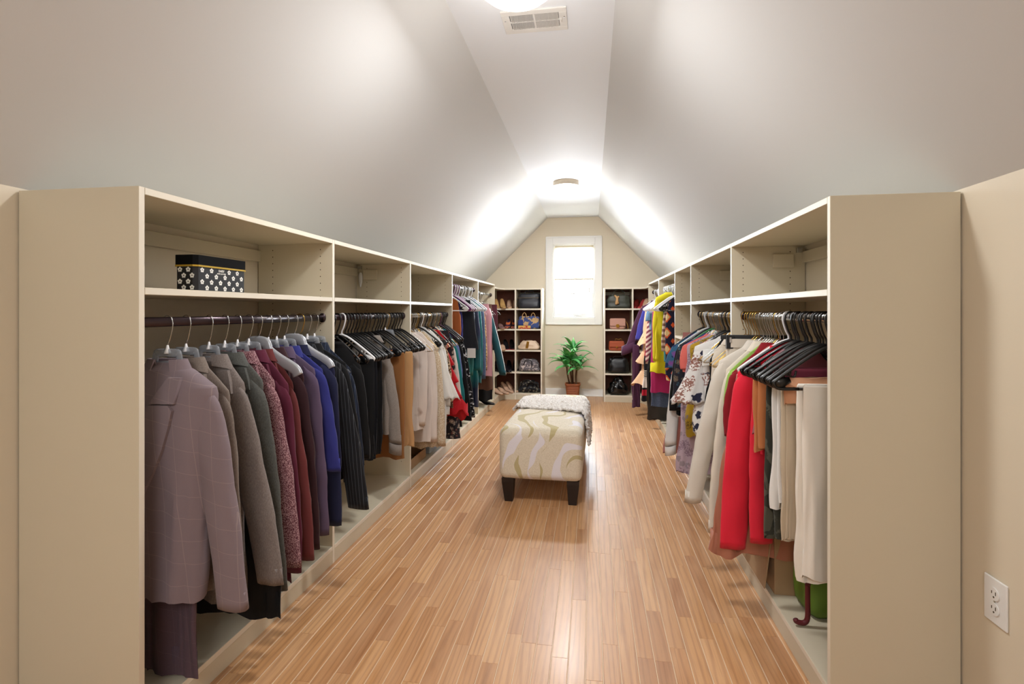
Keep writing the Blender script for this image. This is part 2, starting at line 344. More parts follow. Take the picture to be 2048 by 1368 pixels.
for a in ((WX0, WX0 + .012, 0, .12, WZ0, WZ1), (WX1 - .012, WX1, 0, .12, WZ0, WZ1), (WX0, WX1, 0, .12, WZ1 - .012, WZ1), (WX0, WX1, 0, .12, WZ0, WZ0 + .012)):
    wbox('jamb', *a, M['trim'])
S = wbox('sash', WX0 + .012, WX0 + .038, .06, .10, WZ0 + .012, WZ1 - .012, M['trim'])
for a in ((WX1 - .038, WX1 - .012, .06, .10, WZ0 + .012, WZ1 - .012), (WX0 + .038, WX1 - .038, .06, .10, WZ1 - .05, WZ1 - .012), (WX0 + .038, WX1 - .038, .06, .10, WZ0 + .012, WZ0 + .055)):
    wbox('sash_rail', *a, M['trim'])
cxm = (WX0 + WX1) / 2
for a in ((cxm - .006, cxm + .006, .07, .085, WZ0 + .055, WZ1 - .05), (WX0 + .038, WX1 - .038, .07, .085, .20, .212), (WX0 + .038, WX1 - .038, .07, .085, .49, .502)):
    wbox('muntin', *a, M['trim'])
wbox('pane', WX0 + .038, WX1 - .038, .086, .09, WZ0 + .055, WZ1 - .05, M['glass'], b=0)
mb = MB(); mb.tube([((cxm) * K, YB * K + .055, (WZ0 + 1.03) * K), ((cxm + .03) * K, YB * K + .03, (WZ0 + 1.035) * K), ((cxm + .09) * K, YB * K + .03, (WZ0 + 1.03) * K)], .006); mb.build('crank_handle', M['white'], W, True)
mb = MB(); mb.box((cxm + .17) * K, (cxm + .19) * K, YB * K + .045, YB * K + .06, (WZ0 + 1.3) * K, (WZ0 + 1.36) * K, .002); mb.build('latch', M['white'], W)
# cellular shade, pleat by pleat
mb = MB(); n = 22; zt, zb = (WZ1 + 1 - .03) * K, 1.385 * K; rr = []
for i in range(n + 1):
    z = zt + (zb - zt) * i / n; rr.append([((WX0 + .0125) * K, YB * K + .03 + (.007 if i % 2 else 0), z), ((WX1 - .0125) * K, YB * K + .03 + (.007 if i % 2 else 0), z)])
mb.rings(rr, closed=False); sh = mb.build('shade', M['shade'], W)
wbox('shade_rail', WX0 + .02, WX1 - .02, .022, .045, WZ1 - .035, WZ1 - .012, M['lam']); wbox('shade_rail', WX0 + .02, WX1 - .02, .022, .045, .368, .385, M['lam'])

# ---------------------------------------------------------------- closet cabinets
T = .0165                                        # board thickness / K
TOP, SH0, KICK = .283, .054, -.93
def board(parent, name, x0, x1, y0, y1, z0, z1, mat='lam', edge=None):
    mb = MB(); mb.box(x0 * K, x1 * K, y0 * K, y1 * K, (z0 + 1) * K, (z1 + 1) * K, .0012)
    o = mb.build(name, M[mat], parent)
    if edge is not None:                         # the paler edge band is its own face strip
        o.data.materials.append(M['lamedge'])
        for p in o.data.polygons:
            if p.normal.dot(Vector(edge)) > .9: p.material_index = 1
    return o
def pins(parent, side, y, x0, x1):
    mb = MB(); dx = x1 - x0
    for xx in (x0 + dx * .16, x0 + dx * .80):
        z = -.85
        while z < .26:
            cy = y * K - .0006
            mb.add([(xx * K + .0028 * math.cos(a), cy, (z + 1) * K + .0028 * math.sin(a)) for a in [k * PI / 3 for k in range(6)]], [tuple(range(6))])
            z += .032 / K
    o = mb.build('pin_holes', M['hole'], parent); o['kind'] = 'stuff'
def cabinet(side, y0, y1, label, shelf=True, first=False, last=False, rod=None, rodmat='bronze', extra=()):
    if side == 'L': xb, xf = XL + .004, -1.009; e = (1, 0, 0)
    else: xb, xf = XR - .004, .580; e = (-1, 0, 0)
    xa, xc = min(xb, xf), max(xb, xf)
    t = thing('closet_cabinet', label, 'cabinet', ((xa + xc) / 2 * K, (y0 + y1) / 2 * K, 0), 0, None)
    inv = Matrix.Translation(-t.location)
    ch = []
    def B(*a, **k): o = board(t, *a, **k); ch.append(o); return o
    ya = y0 + (T if first else 0)
    if first:
        p = B('side_panel', xa, xc, y0, y0 + T, -1, TOP, edge=e)
    p = B('side_panel', xa, xc, y1, y1 + T, -1, TOP, edge=e); pins(p, side, y1, *( (xf, xb))); p.children
    if first: ya = y0 + T
    else: ya = y0 + T
    B('top_panel', xa, xc, ya, y1, TOP - T, TOP, edge=e)
    B('base_shelf', xa, xc, ya, y1, KICK - T, KICK, edge=e)
    k = .012
    B('kick_board', xf - k if side == 'L' else xf + .001, xf - .001 if side == 'L' else xf + k, ya, y1, -1, KICK - T)
    xw0, xw1 = (xb, xb + .012) if side == 'L' else (xb - .012, xb)
    B('wall_rail', xw0, xw1, ya, y1, TOP - .085, TOP - .04)
    for z in ([SH0] if shelf else []) + list(extra): B('shelf', xa, xc, ya, y1, z - T, z, edge=e)
    if rod is not None:
        rx, rz = (-1.05 if side == 'L' else .629), rod
        mb = MB(); mb.tube([(rx * K, ya * K, (rz + 1) * K), (rx * K, y1 * K, (rz + 1) * K)], .0145, 16, .62, up=(1, 0, 0)); o = mb.build('hanging_rod', M[rodmat], t, True); ch.append(o)
        for yy, dy in ((ya * K, .009), (y1 * K, -.009)):
            m2 = MB(); m2.tube([(rx * K, yy, (rz + 1) * K), (rx * K, yy + dy, (rz + 1) * K)], .022, 16, .75, up=(1, 0, 0)); m2.build('rod_bracket', M['bronze'], o, True)
    for o in ch: o.matrix_parent_inverse = inv
    return t, ch
LY = [1.021, 1.903, 2.784, 3.671, 4.553, 5.357]
RY = [1.367, 2.265, 3.146, 3.729, 4.600, 5.407]
c1, _ = cabinet('L', LY[0], LY[1], 'nearest almond laminate closet unit on the left, holding suits and the flower print box', first=True, rod=-.027)
c2, ch2 = cabinet('L', LY[1], LY[2], 'second almond closet unit on the left with a row of black hangers', rod=-.027)
c3, _ = cabinet('L', LY[2], LY[3], 'third almond closet unit on the left with cream and red blouses', rod=-.027, rodmat='steel')
c4, _ = cabinet('L', LY[3], LY[4], 'fourth closet unit on the left without a shelf, long dresses on a high rail', shelf=False, rod=.19, rodmat='steel')
c5, _ = cabinet('L', LY[4], LY[5], 'fifth closet unit on the left, next to the corner shoe shelves', shelf=False, rod=.17, rodmat='steel')
d1, ch1 = cabinet('R', RY[0], RY[1], 'nearest almond laminate closet unit on the right, holding red and white clothes', first=True, rod=-.019, rodmat='steel')
d2, _ = cabinet('R', RY[1], RY[2], 'second almond closet unit on the right with flower print blouses', rod=-.019, rodmat='steel')
d3, _ = cabinet('R', RY[2], RY[3], 'narrow closet tower of empty shelves on the right, without a rail', extra=(-.17, -.42, -.68))
d4, _ = cabinet('R', RY[3], RY[4], 'fourth closet unit on the right with the yellow sweater on a high rail', shelf=False, rod=.19, rodmat='steel')
d5, _ = cabinet('R', RY[4], RY[5], 'fifth closet unit on the right with the purple coat, next to the corner shelves', shelf=False, rod=.19, rodmat='steel')
# hanging brackets and cleats against the wall in the upper bays
def bracket(t, x, y, sg):
    inv = Matrix.Translation(-t.location)
    mb = MB(); mb.box(x * K, (x + sg * .02) * K, (y - .02) * K, y * K, (TOP + .955) * K, (TOP + .975) * K, .001) if sg > 0 else mb.box((x + sg * .02) * K, x * K, (y - .02) * K, y * K, (TOP + .955) * K, (TOP + .975) * K, .001)
    o = mb.build('wall_bracket', M['steel'], t); o.matrix_parent_inverse = inv
    mb = MB(); a, b = sorted(((x + sg * .03) * K, (x + sg * .11) * K)); mb.box(a, b, y * K - .016, y * K, (TOP + .895) * K, (TOP + .95) * K, .0015)
    o = mb.build('cleat', M['lam'], t); o.matrix_parent_inverse = inv
bracket(c2, XL + .02, LY[2], 1); bracket(d1, XR - .02, RY[1], -1); bracket(d2, XR - .02, RY[2], -1)
t = c2; mb = MB(); cx0, cy0, cz0 = (XL + .035) * K, (LY[2] - .012) * K, 1.19 * K
mb.rings([[(cx0 + a * .016 * math.cos(q), cy0 + .007 * math.sin(q) * (a > 0), cz0 + z) for q in [k * PI / 5 for k in range(10)]] for z, a in ((.035, .5), (.02, .9), (0, 1), (-.03, .8), (-.055, .3), (-.065, .08))], True, True)
o = mb.build('bracket_cover', M['whitepl'], t, True); o.matrix_parent_inverse = Matrix.Translation(-t.location); o['label'] = 'white leaf shaped plastic bracket cover'
# far cabinets and their open corners
FT = .257; FZ = (.028, -.203, -.44, -.687); FB = -.925
def farcab(xa, xb, lit, label, corner, clabel):
    t = thing('shelf_cabinet', label, 'cabinet', ((xa + xb) / 2 * K, 5.92 * K, 0)); inv = Matrix.Translation(-t.location); ch = []
    y0, y1 = 5.75, YB - .004; e = (0, -1, 0)
    def B(*a, **k): o = board(t, *a, **k); o.matrix_parent_inverse = inv; return o
    B('side_panel', xa, xa + T, y0, y1, -1, FT, edge=e); B('side_panel', xb - T, xb, y0, y1, -1, FT, edge=e)
    for z in FZ: B('shelf', xa + T, xb - T, y0, y1, z - T, z, edge=e)
    B('top_panel', xa + T, xb - T, y0, y1, FT - T, FT, edge=e); B('base_shelf', xa + T, xb - T, y0, y1, FB - T, FB, edge=e)
    B('kick_board', xa + T, xb - T, y0 + .001, y0 + .012, -1, FB - T); B('shadow_sheet', xa + T, xb - T, y1 - .008, y1, FB, FT - T, mat='shadowback'); B('wall_rail', xa + T, xb - T, y1 - .02, y1 - .008, FT - .075, FT - .035)  # the red-brown sheet is added in place of the shaded wall
    # corner unit: shelves cut on the diagonal
    sg = 1 if corner == 'L' else -1
    if corner == 'L': pts = [(XL + .004, LY[5] + T), (-1.009, LY[5] + T), (-1.009, 5.60), (-.995, 5.69), (-.965, 5.75), (xa, 5.75), (xa, y1), (XL + .004, y1)]
    else: pts = [(XR - .004, y1), (xb, y1), (xb, 5.75), (.537, 5.75), (.566, 5.69), (.580, 5.62), (.580, RY[5] + T), (XR - .004, RY[5] + T)]
    P2 = [(x * K, y * K) for x, y in pts]
    c = thing('corner_shelf_unit', clabel, 'cabinet', (P2[0][0], P2[0][1], 0)); inv2 = Matrix.Translation(-c.location)
    for z, nm in [(FT, 'top_panel')] + [(z, 'shelf') for z in FZ] + [(FB, 'base_shelf')]:
        mb = MB(); mb.prism(P2, (z - T + 1) * K, (z + 1) * K); o = mb.build(nm, M['lam'], c); o.matrix_parent_inverse = inv2
        o.data.materials.append(M['lamedge'])
        for p in o.data.polygons:
            if abs(p.normal.z) < .5: p.material_index = 1
    q = [(x + (-.012 if corner == 'L' else .012), y + .004) for x, y in (pts[1:6] if corner == 'L' else pts[2:7])]; q0 = pts[1:6] if corner == 'L' else pts[2:7]
    mb = MB(); mb.prism([(x * K, y * K) for x, y in q0] + [(x * K, y * K) for x, y in reversed(q)], 0, (FB - T + 1) * K); o = mb.build('kick_board', M['lam'], c); o.matrix_parent_inverse = inv2
    a0, a1 = (-1.12, xa) if corner == 'L' else (xb, .69)
    mb = MB(); mb.box(a0 * K, a1 * K, (y1 - .006) * K, y1 * K, (FB + 1) * K, (FT - T + 1) * K); o = mb.build('shadow_sheet', M['shadowback'], c); o.matrix_parent_inverse = inv2  # added sheet, the corner wall's shade put into its colour
farcab(-.852, -.541, 1, 'open handbag shelves left of the window', 'L', 'left corner shelves full of shoes beside the handbag cabinet')
farcab(.139, .458, 0, 'open handbag shelves right of the window', 'R', 'right corner shelves behind the purple coat')

# ---------------------------------------------------------------- ceiling lights, vent, outlet
def lamp(x, y, label, pw):
    t = thing('ceiling_light', label, 'ceiling light', (x * K, y * K, (ZC + 1) * K))
    mb = MB(); mb.lathe([(.06, 0), (.128, 0), (.132, -.012), (.132, -.05), (.124, -.056), (.06, -.056)], 48); mb.build('base_ring', M['nickel'], t, True, 30)
    mb = MB(); mb.lathe([(.125, -.05), (.15, -.058), (.153, -.07), (.145, -.088), (.12, -.110), (.08, -.127), (.03, -.136), (.004, -.138)], 48); mb.build('diffuser', M['dome'], t, True)
    mb = MB(); mb.lathe([(.003, -.136), (.008, -.138), (.007, -.145), (.002, -.149)], 12); mb.build('finial', M['dome'], t, True)
    ball('lamp_glow', (x * K, y * K, (ZC + 1) * K - .150), LAMP * pw, (.99, .985, .98), .09)
lamp(-.212, 4.42, 'far flush ceiling light with nickel ring and lit glass dome', 1.05)
lamp(-.236, 1.63, 'near flush ceiling light above the vent, cut off by the top of the frame', .52)
VX0, VX1, VY0, VY1 = -.333, -.089, 1.872, 2.022
t = thing('ceiling_vent', 'white slotted air register on the flat ceiling strip', 'vent', ((VX0 + VX1) / 2 * K, (VY0 + VY1) / 2 * K, (ZC + 1) * K))
hw, hd = (VX1 - VX0) / 2 * K, (VY1 - VY0) / 2 * K; iw, idp = hw - .035, hd - .032
for a in ((-hw, hw, -hd, -idp), (-hw, hw, idp, hd), (-hw, -iw, -idp, idp), (iw, hw, -idp, idp)):
    mb = MB(); mb.box(a[0], a[1], a[2], a[3], -.008, 0, .0015); mb.build('frame', M['white'], t)
mb = MB(); mb.box(-iw, iw, -idp, idp, -.0008, 0); mb.build('duct_back', plain('duct_grey', '77777c', .6), t)
mb = MB(); mb.box(-.004, .004, -idp, idp, -.008, 0); mb.build('centre_bar', M['white'], t)
mb = MB(); mb.box(-iw, iw, -.0015, .0015, -.0075, -.001); mb.build('cross_bar', M['white'], t)
slat = MB(); a = .45; slat.add([(-.0035, -idp, -.0005), (.0035, -idp, -.0085), (.0035, idp, -.0085), (-.0035, idp, -.0005), (-.0025, -idp, -.0005), (.0045, -idp, -.0085), (.0045, idp, -.0085), (-.0025, idp, -.0005)], [(3, 2, 1, 0), (4, 5, 6, 7), (0, 1, 5, 4), (1, 2, 6, 5), (2, 3, 7, 6), (3, 0, 4, 7)])
sm = slat.mesh('slat', M['white'])
for i in range(34):
    xx = -iw + .006 + i * (2 * iw - .012) / 33
    if abs(xx) < .006: continue
    o = link('slat', sm, t); o.location.x = xx; o.scale.x = 1 if xx < 0 else -1
mb = MB(); mb.box(iw + .006, iw + .011, -.012, .012, -.016, -.007, .001); mb.build('damper_lever', M['white'], t)
for xx in (-hw + .014, hw - .012):
    mb = MB(); mb.lathe([(.001, -.008), (.004, -.008), (.003, -.010), (.001, -.0105)], 10, (xx, -.02, 0)); mb.build('screw', M['steel'], t, True)
# outlet on the right wall: Y 1.23..1.29
t = thing('wall_outlet', 'white double socket outlet on the right wall beside the closet end panel', 'outlet', (XR * K, 1.262 * K, (-.63 + 1) * K))
mb = MB(); mb.box(-.006, 0, -.038, .038, -.059, .059, .002); pl = mb.build('cover_plate', M['white'], t)
for s in (1, -1):
    mb = MB(); mb.tube([(-.0062, 0, s * .0195), (-.0085, 0, s * .0195)], .0165, 20, up=(0, 1, 0)); so = mb.build('socket', M['white'], t, True, 30)
    for yy, hh in ((-.0065, .0045), (.0065, .0035)):
        mb = MB(); mb.box(-.0092, -.0084, yy - .001, yy + .001, s * .0195 + .002 - hh + .001, s * .0195 + .002 + hh + .001); mb.build('slot', M['hole'], so)
    mb = MB(); mb.tube([(-.0084, 0, s * .0195 - .008), (-.0092, 0, s * .0195 - .008)], .0024, 10); mb.build('ground_hole', M['hole'], so)
mb = MB(); mb.tube([(-.006, 0, 0), (-.0075, 0, 0)], .003, 10); mb.build('screw', M['steel'], t, True, 30)
GARMENTS = [
 ('L1', 'jacket', 1.375, (0.159, -0.194), (0.272, -0.836), (0.117, -0.813), 'plaid', 0.085, 'clear', 'blazer', 'mauve grey windowpane check blazer with notched lapel, nearest on the left rail'),
 ('L1', 'trousers', 1.398, None, None, (0.086, -1.094), 'plaid_dark', 0.03, 'none', 'trousers', 'long mauve grey check trousers hanging below the nearest left blazer'),
 ('L1', 'jacket', 1.447, (0.156, -0.213), (0.216, -0.851), (0.118, -0.821), 'taupe', 0.03, 'clear', 'blazer', 'taupe wool jacket, second on the left rail, behind the mauve check blazer'),
 ('L1', 'jacket', 1.546, (0.128, -0.204), (0.279, -0.851), (0.15, -0.919), 'greybrown', 0.04, 'clear', 'jacket', 'long grey brown wool jacket with flared sleeve and dark turned collar'),
 ('L1', 'trousers', 1.584, None, None, (0.251, -0.986), 'black', 0.02, 'none', 'trousers', 'black trousers whose hems show below the long grey brown jacket'),
 ('L1', 'jacket', 1.621, (0.137, -0.205), (0.234, -0.92), (0.171, -0.891), 'greygreen', 0.03, 'clear', 'jacket', 'charcoal green jacket between the grey brown jacket and the burgundy tweed'),
 ('L1', 'jacket', 1.686, (0.143, -0.214), (0.255, -0.865), (0.195, -0.896), 'tweed', 0.03, 'clear', 'jacket', 'burgundy and pink flecked tweed jacket on the left rail'),
 ('L1', 'jacket', 1.748, (0.16, -0.249), (0.221, -0.916), (0.186, -0.965), 'wine', 0.025, 'clear', 'jacket', 'plain wine red jacket behind the flecked burgundy tweed'),
 ('L1', 'jacket', 1.8, (0.146, -0.238), (0.243, -0.893), (0.174, -0.889), 'rustbrown', 0.022, 'clear_flat', 'jacket', 'rust brown jacket on a broad grey hanger on the left rail'),
 ('L1', 'jacket', 1.866, (0.147, -0.214), (0.223, -0.887), (0.166, -0.881), 'darkmaroon', 0.025, 'clear', 'jacket', 'very dark maroon jacket in front of the purple grey blazer'),
 ('L1', 'jacket', 1.92, (0.163, -0.2), (0.227, -0.857), (0.188, -0.824), 'purplegrey', 0.025, 'clear', 'blazer', 'purple grey blazer with four buttons down the cuff'),
 ('L1', 'jacket', 1.974, (0.169, -0.206), (0.255, -0.617), (0.213, -0.742), 'blue', 0.022, 'clear', 'jacket', 'royal blue jacket on the left rail beside the purple grey blazer'),
 ('L1', 'jacket', 2.04, (0.185, -0.207), (0.221, -0.867), (0.201, -0.851), 'navy', 0.022, 'clear_flat', 'jacket', 'navy jacket under the tilted clear hanger near the end of the left rail'),
 ('L1', 'jacket', 2.089, (0.21, -0.197), (0.319, -0.816), (0.233, -0.839), 'pinstripe', 0.04, 'gold', 'jacket', 'black pinstripe jacket on a gold hook hanger by the first divider'),
 ('L1', 'jacket', 2.148, (0.204, -0.198), (0.277, -0.724), (0.239, -0.715), 'black', 0.022, 'clear', 'jacket', 'plain black jacket squeezed behind the pinstripe jacket'),
 ('L1', 'jacket', 2.208, (0.203, -0.231), (0.259, -0.722), (0.227, -0.712), 'bluepin', 0.02, 'clear', 'jacket', 'dark blue striped jacket, last before the first divider'),
 ('L2', 'top', 2.376, (0.149, -0.268), (0.201, -0.681), (0.182, -0.707), 'black', 0.035, 'black', 'sweater', 'black knit sweater, nearest on the second left rail'),
 ('L2', 'trousers', 2.472, None, None, (0.179, -0.722), 'black', 0.03, 'white', 'trousers', 'black trousers folded over the large white tubular hanger'),
 ('L2', 'trousers', 2.544, None, None, (0.167, -0.73), 'darknavy', 0.03, 'black', 'trousers', 'dark navy trousers with a pale blue edge on the second left rail'),
 ('L2', 'trousers', 2.616, None, None, (0.156, -0.732), 'black', 0.03, 'black', 'trousers', 'black dress trousers with hems lowest of the black group'),
 ('L2', 'fold', 2.58, None, None, (0.09, -0.36), 'orange', 0.02, 'black', 'cloth', 'orange brown knit rolled over a hanger bar among the black hangers'),
 ('L2', 'trousers', 2.7, None, None, (0.12, -0.652), 'darkdenim', 0.03, 'black', 'trousers', 'blue black denim trousers beside the grey shirt'),
 ('L2', 'top', 2.796, (0.092, -0.29), (0.199, -0.723), (0.152, -0.668), 'greyshirt', 0.04, 'black', 'shirt', 'grey linen shirt with turned cuffs on the second left rail'),
 ('L2', 'trousers', 2.892, None, None, (0.187, -0.827), 'caramel', 0.04, 'black', 'trousers', 'caramel brown trousers whose hems hang below the grey shirt'),
 ('L2', 'trousers', 2.964, None, None, (0.208, -0.78), 'tan', 0.05, 'black', 'trousers', 'tan chino trousers hanging by the second divider'),
 ('L2', 'trousers', 3.06, None, None, (0.151, -0.42), 'rust', 0.03, 'gold', 'cloth', 'short rust coloured garment on a gold hanger behind the tan trousers'),
 ('L2', 'trousers', 3.156, None, None, (0.126, -0.546), 'denim', 0.03, 'black', 'trousers', 'folded blue denim trousers, last before the second divider'),
 ('L3', 'top', 3.432, (0.106, -0.162), (0.128, -0.757), (0.121, -0.791), 'smudge', 0.05, 'silver', 'blouse', 'cream blouse with brown embroidered smudges, nearest on the third left rail'),
 ('L3', 'top', 3.54, (0.148, -0.217), (0.177, -0.896), (0.155, -0.886), 'offwhite', 0.04, 'silver', 'cardigan', 'pale pink cream cardigan behind the embroidered blouse'),
 ('L3', 'top', 3.624, (0.163, -0.244), (0.223, -0.941), (0.193, -0.953), 'lace', 0.05, 'gold', 'blouse', 'cream lace blouse with a ragged tan hem'),
 ('L3', 'flare', 3.72, (0.165, -0.229), None, (0.272, -0.618), 'white', 0.045, 'white', 'blouse', 'bright white blouse with a wide flared pointed sleeve'),
 ('L3', 'top', 3.792, (0.151, -0.219), (0.202, -0.689), (0.198, -0.7), 'white', 0.035, 'silver', 'shirt', 'plain white shirt between the flared white blouse and the leopard print'),
 ('L3', 'top', 3.876, (0.143, -0.239), (0.207, -0.715), (0.191, -0.852), 'leopard', 0.03, 'gold', 'blouse', 'brown leopard print blouse on the third left rail'),
 ('L3', 'tier', 3.972, (0.144, -0.23), None, (0.295, -0.802), 'red', 0.05, 'black', 'blouse', 'bright red tiered ruffle blouse on the left side'),
 ('L3', 'trousers', 4.044, None, None, (0.223, -0.996), 'floraldark', 0.03, 'silver', 'skirt', 'dark floral skirt peeping out below the red ruffle blouse'),
 ('L3', 'top', 4.092, (0.14, -0.287), (0.22, -0.694), (0.245, -0.881), 'offwhite', 0.025, 'silver', 'blouse', 'pale cream blouse between the red blouse and the teal top'),
 ('L3', 'top', 4.152, (0.145, -0.25), (0.234, -0.724), (0.209, -0.684), 'teal', 0.03, 'silver', 'sweater', 'teal long sleeved sweater beside the red ruffle blouse'),
 ('L3', 'top', 4.2, (0.153, -0.244), (0.201, -0.566), (0.183, -0.546), 'lilacblue', 0.02, 'purple', 'sweater', 'lilac blue top on a purple hanger behind the teal sweater'),
 ('L3', 'top', 4.272, (0.161, -0.257), (0.265, -0.893), (0.278, -0.948), 'black', 0.04, 'black', 'dress', 'black dress hanging low on the third left rail'),
 ('L3', 'top', 4.344, (0.169, -0.305), (0.279, -0.878), (0.271, -0.822), 'blackwhite', 0.03, 'black', 'dress', 'black dress with white splashed print by the third divider'),
 ('L4', 'top', 4.524, (0.059, -0.255), (0.086, -0.535), (0.068, -0.58), 'rust', 0.05, 'black', 'jacket', 'rust suede jacket, nearest on the high left rail'),
 ('L4', 'top', 4.608, (0.074, -0.256), (0.088, -0.586), (0.079, -0.586), 'blue', 0.03, 'black', 'jacket', 'royal blue jacket behind the rust suede one'),
 ('L4', 'trousers', 4.776, None, None, (0.206, -0.598), 'charcoal', 0.04, 'purple', 'skirt', 'charcoal skirt with a white paper tag on a purple hanger'),
 ('L4', 'top', 4.896, (0.13, -0.15), (0.12, -0.851), (0.125, -1.167), 'nightteal', 0.07, 'black', 'dress', 'long midnight blue dress fading to teal on the high left rail'),
 ('L4', 'top', 5.016, (0.138, -0.148), (0.179, -0.815), (0.158, -1.173), 'nightteal2', 0.06, 'black', 'dress', 'navy evening dress with teal lower part behind the charcoal skirt'),
 ('L4', 'top', 5.136, (0.142, -0.147), (0.174, -0.879), (0.158, -0.956), 'teal2', 0.05, 'black', 'dress', 'deep teal satin dress behind the navy evening dress'),
 ('L4', 'top', 5.256, (0.148, -0.145), (0.18, -0.93), (0.164, -0.931), 'denim', 0.05, 'clear', 'jacket', 'blue denim jacket, last before the fourth left divider'),
 ('L5', 'top', 5.592, (0.088, -0.115), (0.128, -0.857), (0.111, -0.857), 'mustardtan', 0.05, 'silver', 'blouse', 'tan and mustard blouse, nearest on the fifth left rail'),
 ('L5', 'top', 5.736, (0.122, -0.147), (0.317, -0.926), (0.185, -0.844), 'tealtrack', 0.05, 'silver', 'jacket', 'dark teal track jacket with white dotted sleeve stripe'),
 ('L5', 'trousers', 5.664, None, None, (0.17, -0.931), 'pink', 0.04, 'silver', 'skirt', 'dusty pink skirt hanging below the teal track jacket'),
 ('L5', 'trousers', 5.832, None, None, (0.138, -1.114), 'brown', 0.04, 'silver', 'skirt', 'brown skirt near the shoe shelves on the left'),
 ('L5', 'top', 5.976, (0.098, -0.145), (0.158, -0.664), (0.14, -1.254), 'black', 0.05, 'silver', 'dress', 'long black dress nearest the shoe shelves'),
 ('L5', 'trousers', 6.18, None, None, (0.133, -0.619), 'maroon', 0.04, 'silver', 'skirt', 'maroon skirt in the far end of the fifth left rail'),
 ('R1', 'skirtclip', 2.556, None, None, (0.125, -0.633), 'cream', 0.03, 'blackclip', 'trousers', 'cream trousers clipped by the waist to a black velvet clip hanger'),
 ('R1', 'top', 2.424, (0.183, -0.201), (0.336, -0.845), (0.269, -0.852), 'ivory', 0.045, 'silver', 'coat', 'long ivory coat with a beaded cuff on the right rail'),
 ('R1', 'top', 2.346, (0.177, -0.228), (0.257, -0.931), (0.233, -0.908), 'cream', 0.035, 'silver', 'coat', 'long cream coat in front of the beaded ivory one'),
 ('R1', 'top', 2.286, (0.175, -0.23), (0.195, -0.459), (0.199, -0.459), 'lime', 0.02, 'silver', 'top', 'lime green top squeezed between cream coat and red jacket'),
 ('R1', 'top', 2.238, (0.176, -0.231), (0.211, -0.49), (0.227, -0.76), 'darkred', 0.025, 'gold', 'jacket', 'dark red jacket with a folded collar behind the coral red jacket'),
 ('R1', 'top', 2.184, (0.173, -0.255), None, (0.28, -0.956), 'rosesatin', 0.045, 'silver', 'dress', 'long rose tan satin dress hanging between the red sleeves'),
 ('R1', 'jacket', 2.13, (0.183, -0.212), (0.251, -0.909), (0.141, -0.52), 'coral', 0.04, 'white', 'jacket', 'coral red jacket with long straight sleeves on the right rail'),
 ('R1', 'top', 2.064, (0.138, -0.247), (0.16, -0.848), (0.133, -0.502), 'coral', 0.03, 'black', 'top', 'second coral red top whose cuffs hang over the cardboard box'),
 ('R1', 'top', 2.028, (0.149, -0.261), None, (0.16, -0.438), 'dustypink', 0.03, 'black', 'top', 'dusty pink satin top under the black hangers'),
 ('R1', 'trousers', 1.974, None, None, (0.172, -0.48), 'terracotta', 0.05, 'black', 'top', 'terracotta top with a short wide sleeve hanging from a black hanger'),
 ('R1', 'trousers', 1.92, None, None, (0.147, -0.771), 'camo', 0.04, 'black', 'trousers', 'olive grey camouflage trousers on the right rail'),
 ('R1', 'trousers', 1.872, None, None, (0.143, -0.648), 'white', 0.03, 'black', 'blouse', 'white cotton top folded over a hanger beside the white trousers'),
 ('R1', 'trousers', 1.83, None, None, (0.13, -0.743), 'beige', 0.03, 'black', 'trousers', 'beige trousers with a blue hem beneath the gathered white top'),
 ('R1', 'trousers', 1.764, None, None, (0.104, -0.836), 'whitejean', 0.045, 'blackhold', 'trousers', 'white trousers folded over a hanger, nearest on the right rail'),
 ('R1', 'fold', 1.92, None, None, (0.102, -0.288), 'maroonv', 0.04, 'black', 'cloth', 'maroon velvet cloth folded over a hanger bar on the right rail'),
 ('R1', 'fold', 1.806, None, None, (0.133, -0.269), 'peachskin', 0.03, 'black', 'cloth', 'peach cloth rolled over the hanger bar above the white trousers'),
 ('R2', 'top', 2.796, (0.095, -0.179), (0.13, -0.568), (0.12, -0.697), 'cream', 0.03, 'silver', 'blouse', 'cream frilled blouse, nearest on the second right rail'),
 ('R2', 'top', 2.88, (0.126, -0.239), None, (0.157, -0.587), 'black', 0.03, 'gold', 'dress', 'black dress between floral blouse and cream blouse'),
 ('R2', 'fold', 2.928, None, None, (0.155, -0.353), 'white', 0.03, 'gold', 'blouse', 'white ruffled lace folded over a gold wire hanger'),
 ('R2', 'flare', 3.0, (0.18, -0.167), (0.283, -0.491), (0.18, -0.698), 'floralwhite', 0.06, 'black', 'blouse', 'white blouse with large brown and navy flower print'),
 ('R2', 'top', 3.084, (0.164, -0.187), None, (0.15, -0.646), 'floralwhite2', 0.05, 'black', 'blouse', 'white top with orange flowers hanging behind the large flower print'),
 ('R2', 'top', 3.168, (0.176, -0.178), None, (0.199, -0.705), 'mustardfloral', 0.05, 'silver', 'blouse', 'mustard yellow blouse with small dark flowers'),
 ('R2', 'top', 3.24, (0.178, -0.183), None, (0.245, -0.957), 'lilacfloral', 0.05, 'silver', 'dress', 'long sheer lilac floral dress on the second right rail'),
 ('R2', 'top', 3.312, (0.18, -0.188), (0.204, -0.336), (0.192, -0.342), 'salmon', 0.03, 'silver', 'top', 'salmon coral top behind the white flower print blouse'),
 ('R2', 'top', 3.372, (0.176, -0.191), None, (0.188, -0.286), 'greenw', 0.03, 'green', 'top', 'blue violet top on a green hanger on the second right rail'),
 ('R2', 'top', 3.444, (0.194, -0.196), (0.235, -0.552), (0.235, -0.6), 'paisley', 0.04, 'black', 'blouse', 'dark paisley blouse on the second right rail'),
 ('R2', 'top', 3.516, (0.202, -0.201), (0.246, -0.63), (0.208, -0.662), 'black', 0.04, 'white', 'dress', 'black dress behind the dark paisley blouse'),
